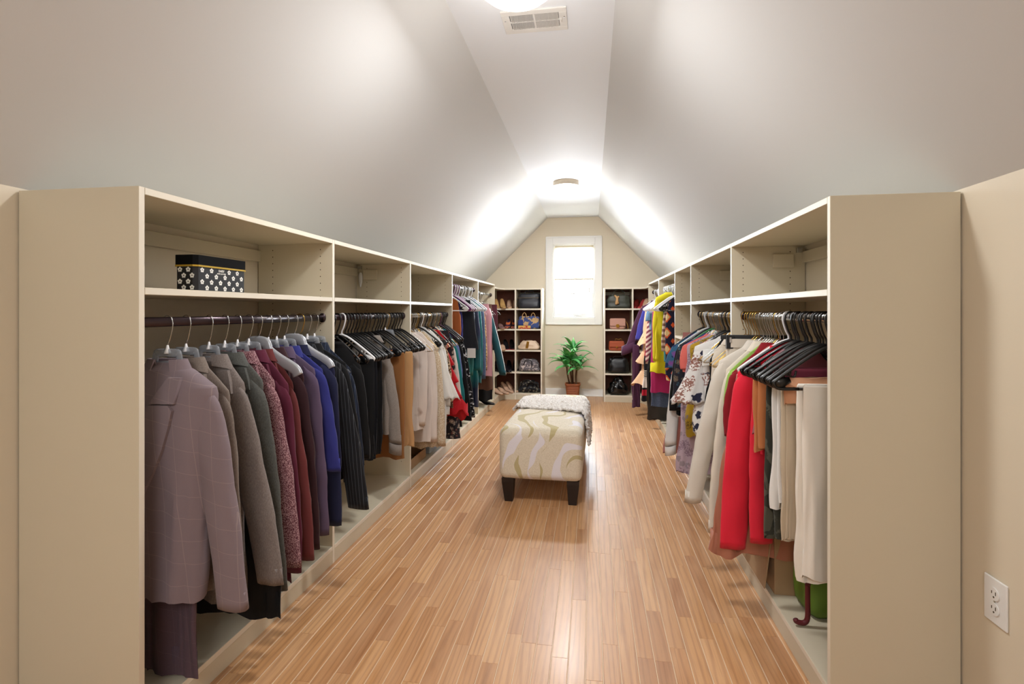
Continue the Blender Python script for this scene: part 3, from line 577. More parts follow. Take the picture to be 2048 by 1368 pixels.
 ('R2', 'top', 3.576, (0.199, -0.222), (0.27, -0.878), (0.263, -0.676), 'white', 0.05, 'silver', 'blouse', 'white blouse with a long ribbed cuff hanging near the floor'),
 ('R2', 'top', 3.636, (0.222, -0.209), (0.258, -0.363), (0.239, -0.585), 'violetprint', 0.03, 'black', 'blouse', 'teal and violet print blouse by the narrow shelf tower'),
 ('R2', 'trousers', 3.696, None, None, (0.254, -0.96), 'duskrose', 0.04, 'silver', 'skirt', 'dusty rose skirt, lowest hem by the narrow shelf tower'),
 ('R4', 'top', 4.68, (0.09, -0.219), (0.103, -0.747), (0.103, -0.835), 'geo', 0.06, 'black', 'sweater', 'navy sweater with orange and cream diamond pattern'),
 ('R4', 'top', 4.824, (0.087, -0.21), (0.123, -0.591), (0.101, -0.582), 'stripebeige', 0.05, 'white', 'sweater', 'beige and brown striped sweater beside the diamond pattern sweater'),
 ('R4', 'top', 4.92, (0.092, -0.182), None, (0.092, -0.681), 'teal', 0.03, 'black', 'top', 'thin teal top between the striped and the yellow sweaters'),
 ('R4', 'yellow', 5.064, (0.142, -0.094), (0.17, -0.705), (0.179, -0.815), 'yellow', 0.08, 'silver', 'sweater', 'bright yellow sweater with flared peplum on the right high rail'),
 ('R4', 'trousers', 5.184, None, None, (0.18, -1.02), 'magenta', 0.06, 'silver', 'skirt', 'magenta skirt hanging below the yellow sweater'),
 ('R4', 'trousers', 5.28, None, None, (0.164, -1.174), 'denim', 0.05, 'silver', 'skirt', 'blue denim skirt below the magenta skirt'),
 ('R4', 'trousers', 5.4, None, None, (0.19, -1.416), 'leather', 0.06, 'silver', 'trousers', 'black leather trousers with the lowest hem on the right high rail'),
 ('R5', 'short', 5.616, (0.127, -0.143), (0.188, -0.334), (0.137, -0.429), 'denimlight', 0.05, 'white', 'shirt', 'light denim short sleeved shirt on the right high rail'),
 ('R5', 'top', 5.688, (0.129, -0.174), (0.176, -0.792), (0.16, -0.862), 'stripered', 0.05, 'white', 'sweater', 'burgundy and cream diagonal striped sweater'),
 ('R5', 'top', 5.784, (0.134, -0.173), None, (0.209, -1.202), 'stripeblock', 0.05, 'white', 'dress', 'black knit dress with white and red stripe blocks'),
 ('R5', 'peach', 5.88, (0.151, -0.184), None, (0.336, -1.043), 'peach', 0.06, 'white', 'blouse', 'peach blouse with three flounced ruffle tiers'),
 ('R5', 'top', 6.0, (0.15, -0.183), (0.26, -0.558), (0.227, -0.671), 'bluev', 0.05, 'silver', 'jacket', 'blue violet jacket between the peach ruffles and purple coat'),
 ('R5', 'coat', 6.12, (0.171, -0.112), (0.375, -0.711), (0.183, -1.114), 'purplecoat', 0.05, 'silver', 'coat', 'dark purple coat with a wide turned cuff, farthest on the right'),
 ('R5', 'trousers', 6.06, None, None, (0.289, -1.458), 'purplecoat', 0.04, 'silver', 'trousers', 'narrow dark purple trousers hanging below the purple coat'),
]
# ================================================================ hangers
ROD = {'L1': (-1.05, -.027), 'L2': (-1.05, -.027), 'L3': (-1.05, -.027), 'L4': (-1.05, .19), 'L5': (-1.05, .17), 'R1': (.629, -.019), 'R2': (.629, -.019), 'R4': (.629, .19), 'R5': (.629, .19)}
HM = {}
def hook_mesh(key, mat, r, rr=.019):
    mb = MB(); pts = [(-rr - .001, 0, -.006)] + [(-rr * math.cos(a), 0, rr * math.sin(a)) for a in [k * PI / 8 for k in range(0, 9)]] + [(rr + .001, 0, -.012), (rr - .004, 0, -.034), (.008, 0, -.056), (0, 0, -.072), (0, 0, -.092)]
    mb.tube(curve(pts, 3), r, 8); return mb.mesh('hook', M[mat], True)
def bar_mesh(kind, mat, s):
    mb = MB()
    if kind == 'clear':
        mb.tube(curve([(-.17, 0, -.25), (-.15, 0, -.225), (-.085, 0, -.178), (-.056, 0, -.150), (-.044, 0, -.102), (-.034, 0, -.094), (.034, 0, -.094), (.044, 0, -.102), (.056, 0, -.150), (.085, 0, -.178), (.15, 0, -.225), (.17, 0, -.25)], 4), .0125, 8, .38)
        mb.tube([(-.05, 0, -.122), (.05, 0, -.122)], .004, 6)
    elif kind == 'flat':
        mb.tube(curve([(-.17, 0, -.21), (-.155, 0, -.186), (-.09, 0, -.150), (-.045, 0, -.118), (-.03, 0, -.088), (.03, 0, -.088), (.045, 0, -.118), (.09, 0, -.150), (.155, 0, -.186), (.17, 0, -.21)], 4), .022, 10, .3)
    elif kind == 'tube':
        w_ = .168; mb.tube(curve([(-.10, 0, -.226), (-w_ + .01, 0, -.226), (-w_ - .006, 0, -.212), (-w_ + .004, 0, -.196), (-.06, 0, -.118), (-.012, 0, -.092), (.012, 0, -.092), (.06, 0, -.118), (w_ - .004, 0, -.196), (w_ + .006, 0, -.212), (w_ - .01, 0, -.226), (.10, 0, -.226)], 4), .0056, 8)
        mb.tube([(-.11, 0, -.226), (.11, 0, -.226)], .0046, 8)
        for x in (-w_ + .012, w_ - .012): mb.tube([(x - .03 * (1 if x > 0 else -1), 0, -.196), (x, 0, -.209), (x + .013 * (1 if x > 0 else -1), 0, -.215)], [.010, .017, .012], 10, .45)
    elif kind == 'wire':
        w_ = .165; mb.tube(curve([(-w_ + .01, 0, -.248), (-w_, 0, -.238), (-.03, 0, -.118), (0, 0, -.092), (.03, 0, -.118), (w_, 0, -.238), (w_ - .01, 0, -.248)], 3), .0017, 6); mb.tube([(-w_ + .01, 0, -.248), (w_ - .01, 0, -.248)], .0017, 6)
    elif kind == 'clip':
        mb.tube([(-.15, 0, -.10), (.15, 0, -.10)], .011, 10, .5)
    return mb.mesh('shoulder_bar', M[mat], True)
HK = {'clear': ('steel', .0018, 'clear', 'clear', 'clear plastic hanger with a steel hook'), 'clear_flat': ('steel', .0018, 'flat', 'silverpl', 'broad grey moulded hanger'),
      'gold': ('gold', .0018, 'wire', 'gold', 'thin gold wire hanger'), 'black': ('blackpl', .0038, 'tube', 'blackpl', 'glossy black tubular hanger'), 'white': ('whitepl', .004, 'tube', 'whitepl', 'white tubular hanger'),
      'silver': ('steel', .0018, 'wire', 'steel', 'silver wire hanger'), 'purple': ('purplepl', .004, 'tube', 'purplepl', 'purple tubular hanger'), 'green': ('steel', .002, 'tube', 'greenpl', 'green tubular hanger'),
      'blackclip': ('gold', .0018, 'clip', 'blackv', 'black velvet clip hanger'), 'blackhold': ('blackpl', .0038, 'tube', 'blackpl', 'glossy black tubular hanger')}
SECN = {'L1': 'first left rail', 'L2': 'second left rail', 'L3': 'third left rail', 'L4': 'high left rail', 'L5': 'fifth left rail', 'R1': 'first right rail', 'R2': 'second right rail', 'R4': 'yellow sweater rail', 'R5': 'purple coat rail'}
def hanger(kind, sec, Y, rz, label=None, sx=1.0, group=None):
    hm, hr, bk, bm_, desc = HK[kind]
    if kind not in HM:
        HM[kind] = [('hook', hook_mesh(kind, hm, hr)), ('shoulder_bar', bar_mesh(bk, bm_, 1))]
        if kind in ('clear',):
            mb = MB(); mb.lathe([(.003, -.070), (.0045, -.078), (.010, -.092), (.010, -.096)], 10); HM[kind].append(('collar_cap', mb.mesh('collar_cap', M['whitepl'], True)))
        if kind in ('black', 'blackhold', 'white', 'purple', 'green'):
            for s in (1, -1):
                mb = MB(); mb.tube(curve([(s * .128, 0, -.170), (s * .124, 0, -.186), (s * .112, 0, -.186), (s * .108, 0, -.168)], 3), .0032, 6); HM[kind].append(('strap_notch', mb.mesh('strap_notch', M[bm_], True)))
        if kind == 'blackclip':
            for s in (.11, -.11):
                mb = MB(); mb.box(s - .016, s + .016, -.012, .012, -.155, -.09, .004); HM[kind].append(('clip', mb.mesh('clip', M['blackv'])))
                mb = MB(); mb.box(s - .005, s + .005, -.016, .016, -.125, -.10, .001); HM[kind].append(('clip_spring', mb.mesh('clip_spring', M['steel'])))
    X0, Z0 = ROD[sec]; s = 1 if sec[0] == 'L' else -1
    t = thing('clothes_hanger', label or desc, 'hanger', (X0 * K, Y, (Z0 + 1) * K), rz + (0 if s > 0 else PI), group)
    t.scale = (sx, 1, 1)
    for nm, me in HM[kind]: link(nm, me, t)
    return t
# ================================================================ garments
# local frame: origin at the rail, +x towards the aisle, z up
def spow(v, p): return math.copysign(abs(v) ** p, v)
class Shape:
    """one hanging body: half width by height, thickness, folds"""
    def __init__(s, rows, d, fold, seed, pw=.75): s.rows = rows; s.d = d; s.fold = fold; s.seed = seed; s.pw = pw
    def at(s, z):
        r = s.rows
        if z >= r[0][0]: return r[0][1:]
        for a, b in zip(r, r[1:]):
            if a[0] >= z >= b[0]:
                t = (a[0] - z) / max(1e-6, a[0] - b[0]); return tuple(p + (q - p) * t for p, q in zip(a[1:], b[1:]))
        return r[-1][1:]
    def fo(s, x, z, side):
        zt = s.rows[0][0]; t = min(1, max(0, (zt - z - .05) / .35))
        n = noise.noise(Vector((x * 24 + s.seed * 3.1, side * 5 + s.seed, z * 1.3))) + .5 * noise.noise(Vector((x * 60 + s.seed, side * 9, z * 4)))
        return s.fold * t * n
    def y(s, x, z, side):
        xm, xp, dd = s.at(z); hw = (xp - xm) / 2; c = (xp + xm) / 2; u = min(.999, abs((x - c) / hw))
        cc = u ** (1 / s.pw); return side * (dd * math.sqrt(max(0, 1 - cc * cc)) ** .8) + s.fo(x, z, side)
    def mesh(s, mb, nz=26, na=44, hemwave=.008, zend=None, tiers=None):
        zt, zb = s.rows[0][0], s.rows[-1][0]; rg = []
        zs = sorted({round(zt + (zb - zt) * (i / nz) ** 1.25, 4) for i in range(nz + 1)} | {round(r[0], 4) for r in s.rows}, reverse=True)
        for i, z in enumerate(zs):
            xm, xp, dd = s.at(z); hw = (xp - xm) / 2; c = (xp + xm) / 2; ring = []
            last = (zt - z) / (zt - zb)
            for k in range(na):
                a = 2 * PI * k / na; cx, sy = math.cos(a), math.sin(a)
                x = c + hw * spow(cx, s.pw); side = 1 if sy > 0 else -1
                y = dd * spow(sy, .8) + s.fo(x, z, side) * min(1, abs(sy) * 2.5)
                ex = abs(cx) ** 4 * s.fold * .8 * last * noise.noise(Vector((s.seed * 2 + (5 if cx > 0 else 0), z * 6, 1)))
                zz = z + (hemwave * last ** 6 * noise.noise(Vector((x * 14, side * 3 + s.seed, 2))) * 2)
                ring.append((x + ex, y, zz))
            rg.append(ring)
        mb.rings(rg, True, False)
        # inner lip so the hem has thickness
        inn = [(c + (x - c) * .965, y * .82, z + .003) for x, y, z in rg[-1]]; up = [(x, y * .7, z + .08) for x, y, z in inn]
        mb.rings([rg[-1], inn, up], False, True)
def sleeve(mb, p0, p1, r0, r1, d, seed, ns=18, na=18, bend=.02, flare=None, fold=.006):
    rg = []; p0 = Vector(p0); p1 = Vector(p1); L = (p1 - p0).length
    for i in range(ns + 1):
        t = i / ns; c = p0.lerp(p1, t) + Vector((bend * math.sin(PI * t), 0, 0))
        r = r0 + (r1 - r0) * t
        cap = min(1, math.sqrt(min(1, t / .10 + .02))); r *= cap
        if flare and t > flare[0]: r += flare[1] * ((t - flare[0]) / (1 - flare[0])) ** 1.5
        ring = []
        for k in range(na):
            a = 2 * PI * k / na; n = noise.noise(Vector((math.cos(a) * 1.6 + seed, math.sin(a) * 1.6, c.z * 9 + seed))) * fold
            n2 = noise.noise(Vector((a * .8, seed, c.z * 26))) * fold * .5 * math.sin(PI * t)
            ring.append((c.x + (r + n) * math.cos(a) + n2, c.y + (d * cap * .95 + (r * .25 if flare and t > flare[0] else 0) + n) * math.sin(a), c.z + .25 * (p1.x - p0.x) * math.cos(a) * 0 - math.cos(a) * (r * .06) * t))
        rg.append(ring)
    inn = [(c.x + (x - c.x) * .9, c.y + (y - c.y) * .8, z + .003) for x, y, z in rg[-1]]
    up = [(x, y, z + .05) for x, y, z in inn]
    mb.rings(rg + [inn, up], True, True)
def collar(mb, nw, d, z, h, s=1, seed=0):
    rg = []
    for i in range(17):
        a = -PI * .42 + (2 * PI - .16 * PI) * i / 16 if 0 else PI * (-.5 + .12) + (2 * PI * .88) * i / 16
        cx, cy = math.cos(a), math.sin(a); dr = .35 + .65 * abs(math.sin((a + PI / 2) / 2))
        rg.append([((nw - .004) * cx, (d - .002) * cy, z - .004), ((nw - .003) * cx, (d + .001) * cy, z + .013), ((nw + .004) * cx, (d + .005) * cy, z + .015), ((nw + .030) * cx, (d + .012) * cy, z - h * dr), ((nw + .025) * cx, (d + .009) * cy, z - h * dr + .001), ((nw + .002) * cx, (d + .003) * cy, z + .008)])
    mb.rings([r for r in rg], True, True)
def patch(mb, S, poly, side, off, n=7):
    """a piece of cloth lying on the body's face: poly rows of (xl, xr, z)"""
    fr, bk = [], []
    for xl, xr, z in poly:
        fr.append([(xl + (xr - xl) * k / n, S.y(xl + (xr - xl) * k / n, z, side) + side * off, z) for k in range(n + 1)])
        bk.append([(xl + (xr - xl) * k / n, S.y(xl + (xr - xl) * k / n, z, side) - side * .002, z) for k in range(n + 1)])
    m = n + 1; rings = [[*f, *reversed(b)] for f, b in zip(fr, bk)]
    mb.rings(rings, True, True)
BOXSH = {}
def garment(i, row):
    sec, kind, Y, sh, sl, hem, mat, d, hang, cat, label = row
    X0, Z0 = ROD[sec]; sg = 1 if sec[0] == 'L' else -1
    RR = random.Random(i * 13 + 5); rz = RR.uniform(-.07, .07)
    if i == 0: rz = 0.0
    cam_side = -1 if sg > 0 else 1           # local y direction that faces back down the room (mirrored rails are turned round)
    names = {'blouse': 'blouse', 'top': 'top', 'trousers': 'trousers'}
    t = thing(cat.replace(' ', '_'), label, cat, (X0 * K, Y, (Z0 + 1) * K), rz + (0 if sg > 0 else PI))
    near = sec in ('L1', 'R1'); nz, na = (30, 52) if near else (20, 36)
    m = M[mat]; d = d * .62; seed = i * 1.37
    if hang != 'none':
        if kind == 'fold' or kind == 'trousers': pass
        g = 'hangers of the ' + SECN[sec]
        hanger(hang, sec, Y, rz, sx=(max(.13, min(sh[0], .185)) - .008) / .17 if (sh and hang != 'clear_flat') else 1.0, label=(HK[hang][4] + ' holding the ' + ' '.join(label.split()[:7])).rstrip(','), group=None)
    floorz = -(Z0 + 1) * K + .015
    lim = -(Z0 - KICK) * K + .012            # lowest z over the cabinet base
    if kind in ('trousers', 'fold', 'skirtclip'):
        x1, z1 = hem; z1 = max(z1, lim)
        if kind == 'fold':
            w0 = max(.09, x1); zt = -.222; zb = -.222 - R.uniform(.05, .07)
            if mat == 'maroonv': zt = -.185; zb = -.29
            S = Shape([(zt + .012, -w0 * .7, w0 - .012, .003), (zt + .004, -w0 * .75, w0 - .004, .013), (zt - .012, -w0 * .78, w0, .016), (zb, -w0 * .8, w0, .022)], d, .012, seed); mb = MB(); S.mesh(mb, 10, na); mb.build('folded_cloth', m, t, True); return t
        zt = -.216 if kind == 'trousers' else -.118
        skirt = cat == 'skirt'
        if hang == 'none': zt = -.50
        if 'narrow' in label: zt = -.62
        if skirt: zt = -.125
        w = min(.15, x1) if not skirt else .13
        x1b = x1; xm = -w
        if 'narrow' in label: w = -(x1 - .07)
        if mat == 'terracotta': w = -(x1 - .11)
        th = max(.010, d * .6)
        if skirt:
            S = Shape([(zt, -.12, .12, .008), (zt - .02, -.125, .125, .011), (zt - .12, -.14, min(.16, x1), d), (z1, -.16, x1, d * 1.1)], d, .022, seed)
            mb = MB(); S.mesh(mb, nz, na); mb.build('skirt_panel', m, t, True)
            mb = MB(); rg = [[((.125 + o) * spow(math.cos(a), .75), (.011 + o) * spow(math.sin(a), .8), z) for a in [2 * PI * k / 32 for k in range(32)]] for o, z in ((0, zt), (.002, zt), (.002, zt - .028), (-.001, zt - .029))]
            mb.rings(rg, True, False); mb.build('waistband', m, t, True, 40)
        else:
            for q in (0, 1):                                       # the two legs lie on each other
                oy = (-1, 1)[q] * th * .55; dx = -.012 * q
                mid = zt - .06
                xt = x1b if hang != 'none' else x1b - .16
                if mat == 'leather': xt = .07
                S = Shape([(zt + .006, -w + .004 + dx, xt - .006 + dx, .003), (zt, -w + dx, xt - .002 + dx, th * .55), (mid, -w + dx, xt + dx, th * .8), ((mid + z1) / 2, -w - .004 + dx, x1b + dx, th * .75), (z1 + q * .012, -w - .01 + dx, x1b + dx, th * .85)], th, .017 if near else .024, seed + q)
                mb = MB(); S.mesh(mb, nz, na, .01); o = mb.build('trouser_leg', m, t, True); o.location.y = oy
            if kind == 'skirtclip':
                mb = MB(); rg = [[((x1b - .0 + w) / 2 * spow(math.cos(a), .75) + (x1b - w) / 2, (th * 1.7) * spow(math.sin(a), .8), z) for a in [2 * PI * k / 32 for k in range(32)]] for z in (zt + .01, zt - .03)]
                mb.rings(rg, True, True); mb.build('waistband', m, t, True, 40)
        return t
    sx, sz = sh; sz = min(max(sz, -.235), -.10 if kind == 'yellow' else -.175)
    sx = max(.085 if sec in ('R4', 'L4', 'L5') else .125, min(sx, .185))
    if kind == 'jacket' or sl is not None: hx, hz = hem
    else: hx, hz = hem
    hz = max(hz, lim) if (X0, ) and hx < .04 else max(hz, floorz + .02)
    nk = .056; zt = -.122 if kind == 'jacket' else (-.05 if kind == 'yellow' else -.118)
    bx = min(hx, sx + .015) if sl is not None else hx
    if kind in ('jacket',):
        bx = min(max(hx, .12), .17); fold = .019
    else: fold = .032
    if kind == 'coat': bx = hx
    zr = [(zt, -nk, nk, .012), (zt - .012, -nk - .014, nk + .014, .018)]
    for q in (.2, .4, .6, .8, .93, 1.0):
        w = nk + .014 + (sx - nk - .014) * q; zz = zt - .012 + (sz - zt + .012) * (q ** 1.1)
        zr.append((zz, -w, w, d * (.5 + .3 * q)))
    zr.append((sz - .02, -sx - .004, sx + .004 if sl else sx + .004, d * .9))
    if kind == 'tier' or kind == 'peach' or kind == 'yellow' or kind == 'flare':
        body_x = sx + .0
        if kind == 'tier':
            n = 4; x = sx
            for q in range(n):
                za = sz - .03 - (hz * -1 + sz - .03) * q / n; zb_ = sz - .03 - (hz * -1 + sz - .03) * (q + 1) / n
                xe = sx + (hx - sx) * (q + 1) / n
                zr += [(za - .012, -sx, sx + (hx - sx) * q / n - .02, d * .8), (zb_ + .004, -sx, xe + .006, d * 1.25)]
        elif kind == 'yellow':
            zr += [(-.45, -.14, .155, d), (-.69, -.14, .165, d), (-.70, -.13, .150, d * .8), (hz, -.17, .195, d * 1.3)]
        elif kind == 'flare':
            zr += [(sz - .2, -sx, min(hx, .19), d), (hz if sl else -.92, -sx, min(hx, .2), d * 1.1)]
        elif kind == 'peach':
            zr += [(sz - .25, -.15, .19, d), (-.9, -.15, .19, d)]
    else:
        wz = sz + (hz - sz) * .45; wx = sx * .92 if kind == 'jacket' else (sx + bx) / 2
        zr += [(sz - .10, -sx, sx, d), (wz, -wx, wx, d * .95), (hz, -min(sx, .17) - .01, bx, d * 1.1)]
    zr.sort(key=lambda r: -r[0]); c0 = -.05 if i == 0 else 0
    if i == 0: zr = [(z_, a_ - .07 * min(1, (zt - z_) / .1), b_, e_) for z_, a_, b_, e_ in zr]
    S = Shape(zr, d, fold, seed); mb = MB(); S.mesh(mb, nz, na, .045 if kind in ('tier', 'flare') else .014)
    mb.build('body', m, t, True)
    # sleeves
    srx = .056 if kind in ('jacket', 'coat') else .045
    if kind in ('jacket', 'top', 'coat', 'short', 'yellow') and sl is not None:
        ex, ez = sl; ez = max(ez, floorz + .05)
        if kind == 'yellow': srx = .05
        for s in (1, -1):
            fl = None
            if kind == 'coat': fl = (.72, .03)
            mb = MB(); xo = ex if s > 0 else min(ex, .18)
            sleeve(mb, (s * (sx - srx + .008), cam_side * .006, sz + .012), (s * (xo - srx * .85), cam_side * .008, ez if s > 0 or kind == 'short' else max(ez, -.75)), srx, srx * .85, min(.027, max(d * .75, .017)), seed + s, flare=fl, bend=.012 * s, ns=24 if near else 16)
            so = mb.build('sleeve', m, t, True)
            if s > 0 and mat in ('purplegrey',):
                for q in range(4):
                    mb = MB(); mb.lathe([(.002, -.003), (.007, -.002), (.0075, .001), (.004, .004), (.001, .003)], 12)
                    o = mb.build('button', m, so, True); o.rotation_euler = (PI / 2 * -cam_side * -1, 0, 0); o.location = ((xo - srx * 1.25), cam_side * (min(.027, max(d * .75, .017)) + .010), ez + .04 + q * .022)
            if s > 0 and kind == 'coat':
                mb = MB(); zc = ez + .06
                rg = [[((xo - srx * .85) + (srx * .85 + o) * math.cos(a), cam_side * .008 + (.03 + o) * math.sin(a), z - math.cos(a) * .03) for a in [2 * PI * k / 20 for k in range(20)]] for o, z in ((.014, ez + .10), (.030, ez + .10), (.034, ez), (.022, ez - .004), (.018, ez + .09))]
                mb.rings(rg, False, False); mb.build('cuff', m, so, True)
            if s > 0 and mat in ('greyshirt', 'white') and kind == 'top':
                mb = MB(); rg = [[((xo - srx * .85) + (srx * .72 + o) * math.cos(a), cam_side * .008 + (d * .5 + .01 + o) * math.sin(a), z - math.cos(a) * .008) for a in [2 * PI * k / 20 for k in range(20)]] for o, z in ((.0, ez + .004), (.004, ez), (.004, ez - .055), (-.002, ez - .056))]
                mb.rings(rg, False, True); mb.build('cuff', m, so, True)
            if s > 0 and mat == 'tealtrack':
                mb = MB(); a0 = Vector((sx + .004, 0, sz)); a1 = Vector((ex - .002, 0, ez + .01)); mb.tube([a0.lerp(a1, q / 6) + Vector((.012 * math.sin(PI * q / 6), 0, 0)) for q in range(7)], .006, 6); mb.build('sleeve_stripe', M['white'], so, True)
    if kind == 'flare':
        ex, ez = sl if sl else hem
        for s in (1, -1):
            mb = MB(); rg = []; L0 = Vector((s * (sx - .05), 0, sz + .01)); L1 = Vector((s * (ex - .075), 0, ez)); ns, nn = 18, 40
            for i_ in range(ns + 1):
                q = i_ / ns; c = L0.lerp(L1, q); r = .045 + .055 * q ** 2; cap = min(1, math.sqrt(q / .1 + .02)); ring = []
                for k in range(nn):
                    a = 2 * PI * k / nn; ru = 1 + .16 * q * q * math.sin(7 * a + seed)
                    ring.append((c.x + r * cap * ru * math.cos(a), c.y + cap * (.022 + .02 * q * q) * ru * math.sin(a), c.z - abs(math.cos(a)) * .0 + q ** 4 * .012 * math.sin(9 * a)))
                rg.append(ring)
            mb.rings(rg + [[(c.x + (x - c.x) * .93, y * .85, z + .004) for x, y, z in rg[-1]]], True, True); mb.build('sleeve', m, t, True)
    if kind == 'peach':
        xs = [(.10, sz - .06, .215, -.60), (.14, -.57, .24, -.80), (.15, -.77, hx - .05, hz)]
        for xa, za, xb_, zb_ in [(.13, sz + .0, .17, -.50)] + xs:
            mb = MB(); rg = []
            tier_ = (xa, za) != (.13, sz)
            for i_ in range(11):
                q = i_ / 10; e = xa + (xb_ - xa) * q ** 1.3; ring = []
                for k in range(36):
                    a = 2 * PI * k / 36; ru = 1 + (.14 * q * math.sin(5 * a + xa * 40) if tier_ else 0); cx_ = e - .055 - .065 * q
                    ring.append((cx_ + (.06 + .085 * q) * ru * math.cos(a), (.02 + .05 * q) * ru * math.sin(a), za + (zb_ - za) * q + .02 * q * math.sin(3 * a + za * 9)))
                rg.append(ring)
            mb.rings(rg, True, False); mb.build('ruffle' if tier_ else 'sleeve', m, t, True)
    # collars, lapels, buttons
    if kind in ('jacket', 'coat') or mat in ('greyshirt', 'denim', 'denimlight', 'ivory', 'cream', 'darkred'):
        mb = MB(); collar(mb, nk + .006, .02, zt - .004, .045 if kind == 'jacket' else .032); mb.build('collar', m, t, True, 50)
    if kind == 'jacket' and mat not in ('coral',):
        side = cam_side
        def sh0(P): return [(a + c0 * min(1, (zt - z_) / .12), b + c0 * min(1, (zt - z_) / .12), z_) for a, b, z_ in P]
        for s in (1, -1):
            mb = MB(); o = .008
            zz = zt - .03; zn = zz - .135; zl = zz - .36
            P = [(s * .046, s * .070, zz)] ; P = [(s * (.050 - .0), s * .084, zz - .01), (s * .044, s * .098, zz - .05), (s * .036, s * .105, zz - .085)]
            if i == 0: P = [(a * 1.12, b * 1.12, c_) for a, b, c_ in P]
            patch(mb, S, sh0(P), side, o + .004); mb.build('collar_fall', m, t, True, 40)
            mb = MB(); P = [(s * .036, s * .088, zz - .089), (s * .032, s * .100, zz - .105), (s * .026, s * .092, zz - .15), (s * .018, s * .072, zz - .22), (s * .010, s * .046, zz - .29), (s * .002, s * .014, zl)]
            if i == 0: P = [(a * 1.12, b * 1.15, c_) for a, b, c_ in P]
            patch(mb, S, sh0(P), side, o + .003); mb.build('lapel', m, t, True, 40)
        for q in range(2 if i == 0 else 2):
            mb = MB(); mb.lathe([(.002, -.004), (.011, -.003), (.012, .001), (.009, .005), (.004, .0045), (.001, .005)], 20)
            zb_ = zl - (.125 if i == 0 else .04) - q * .06; o = mb.build('button', m, t, True); o.rotation_euler = (PI / 2 if side < 0 else -PI / 2, 0, 0); o.location = (c0 + .012, S.y(c0 + .012, zb_, side) + side * .005, zb_)
    if mat == 'charcoal':
        pass
    return t
def all_garments():
    for i, row in enumerate(GARMENTS): garment(i, row)
all_garments()
# paper tag on the charcoal skirt
mb = MB(); mb.box(.105, .185, -.034, -.031, -.67, -.58, .001)
o = link('price_tag', mb.mesh('price_tag', M['white'])); o.location = (-1.05 * K, 3.98 * K, 1.19 * K); o['label'] = 'white paper tag hanging at the hem of the charcoal skirt'; o['category'] = 'tag'
# spare hangers
def extra(kind, sec, ys, rz, group, label):
    for y in ys: hanger(kind, sec, y * K, rz + R.uniform(-.10, .10), label=label, group=group)
extra('black', 'L2', [2.02, 2.09, 2.15, 2.21, 2.29, 2.37, 2.44, 2.51, 2.58, 2.62, 2.66, 2.70, 2.74], -.08, 'black tubular hangers on the second left rail', 'glossy black tubular hanger in the crowded row on the second left rail')
hanger('gold', 'L2', 2.47 * K, .02, label='gold wire hanger standing out in the row of black hangers')
hanger('clear', 'L2', 2.53 * K, .05, label='clear hanger among the black ones near the second divider')
extra('silver', 'L3', [2.84, 2.90, 2.98, 3.06, 3.13, 3.20, 3.27, 3.34, 3.43], .0, 'silver wire hangers on the third left rail', 'silver wire hanger between the blouses on the third left rail')
extra('gold', 'L3', [2.88, 3.0, 3.11, 3.25, 3.38, 3.47], .0, 'gold wire hangers on the third left rail', 'gold wire hanger between the blouses on the third left rail')
extra('black', 'L3', [3.05, 3.18, 3.48, 3.53, 3.58], .0, 'black hangers on the third left rail', 'black hanger between the blouses on the third left rail')
extra('purple', 'L4', [3.84, 3.90], .0, 'purple empty hangers on the high left rail', 'empty purple tubular hanger on the high left rail')
extra('white', 'L4', [3.87, 3.93], .0, 'white empty hangers on the high left rail', 'empty white tubular hanger between the purple ones')
extra('white', 'L4', [3.73, 4.0, 4.12, 4.2, 4.33, 4.44], .0, 'white hangers on the high left rail', 'white hanger between dresses on the high left rail')
extra('gold', 'R1', [2.17, 2.20, 2.24, 2.10, 2.07], .0, 'gold wire hangers at the far end of the first right rail', 'gold wire hanger at the far end of the first right rail')
extra('silver', 'R1', [1.98, 1.93, 1.89, 1.85], .0, 'silver wire hangers on the first right rail', 'silver wire hanger beside the cream coats')
extra('black', 'R1', [1.755, 1.70, 1.63, 1.545], -.16, 'black tubular hangers on the first right rail', 'glossy black tubular hanger slanting out over the coral red jacket')
extra('silver', 'R2', [2.36, 2.42, 2.47, 2.54, 2.60, 2.67, 2.73, 2.79, 2.84, 2.90, 2.96], .0, 'silver wire hangers on the second right rail', 'silver wire hanger on the second right rail')
extra('gold', 'R2', [2.34, 2.45, 2.52, 2.62, 2.75, 2.86, 3.0, 3.06], .0, 'gold wire hangers on the second right rail', 'gold wire hanger on the second right rail')
extra('white', 'R4', [3.85, 3.95, 4.06, 4.13, 4.28, 4.36, 4.46, 4.54], .0, 'white hangers on the yellow sweater rail', 'white plastic hanger crowded beside the yellow sweater')
hanger('black', 'R4', 3.80 * K, .05, label='black hanger with a grey foam bar in front of the yellow sweater')
extra('white', 'R5', [4.64, 4.71, 4.78, 4.86, 4.95, 5.2], .0, 'white hangers on the purple coat rail', 'white plastic hanger crowded above the peach blouse')
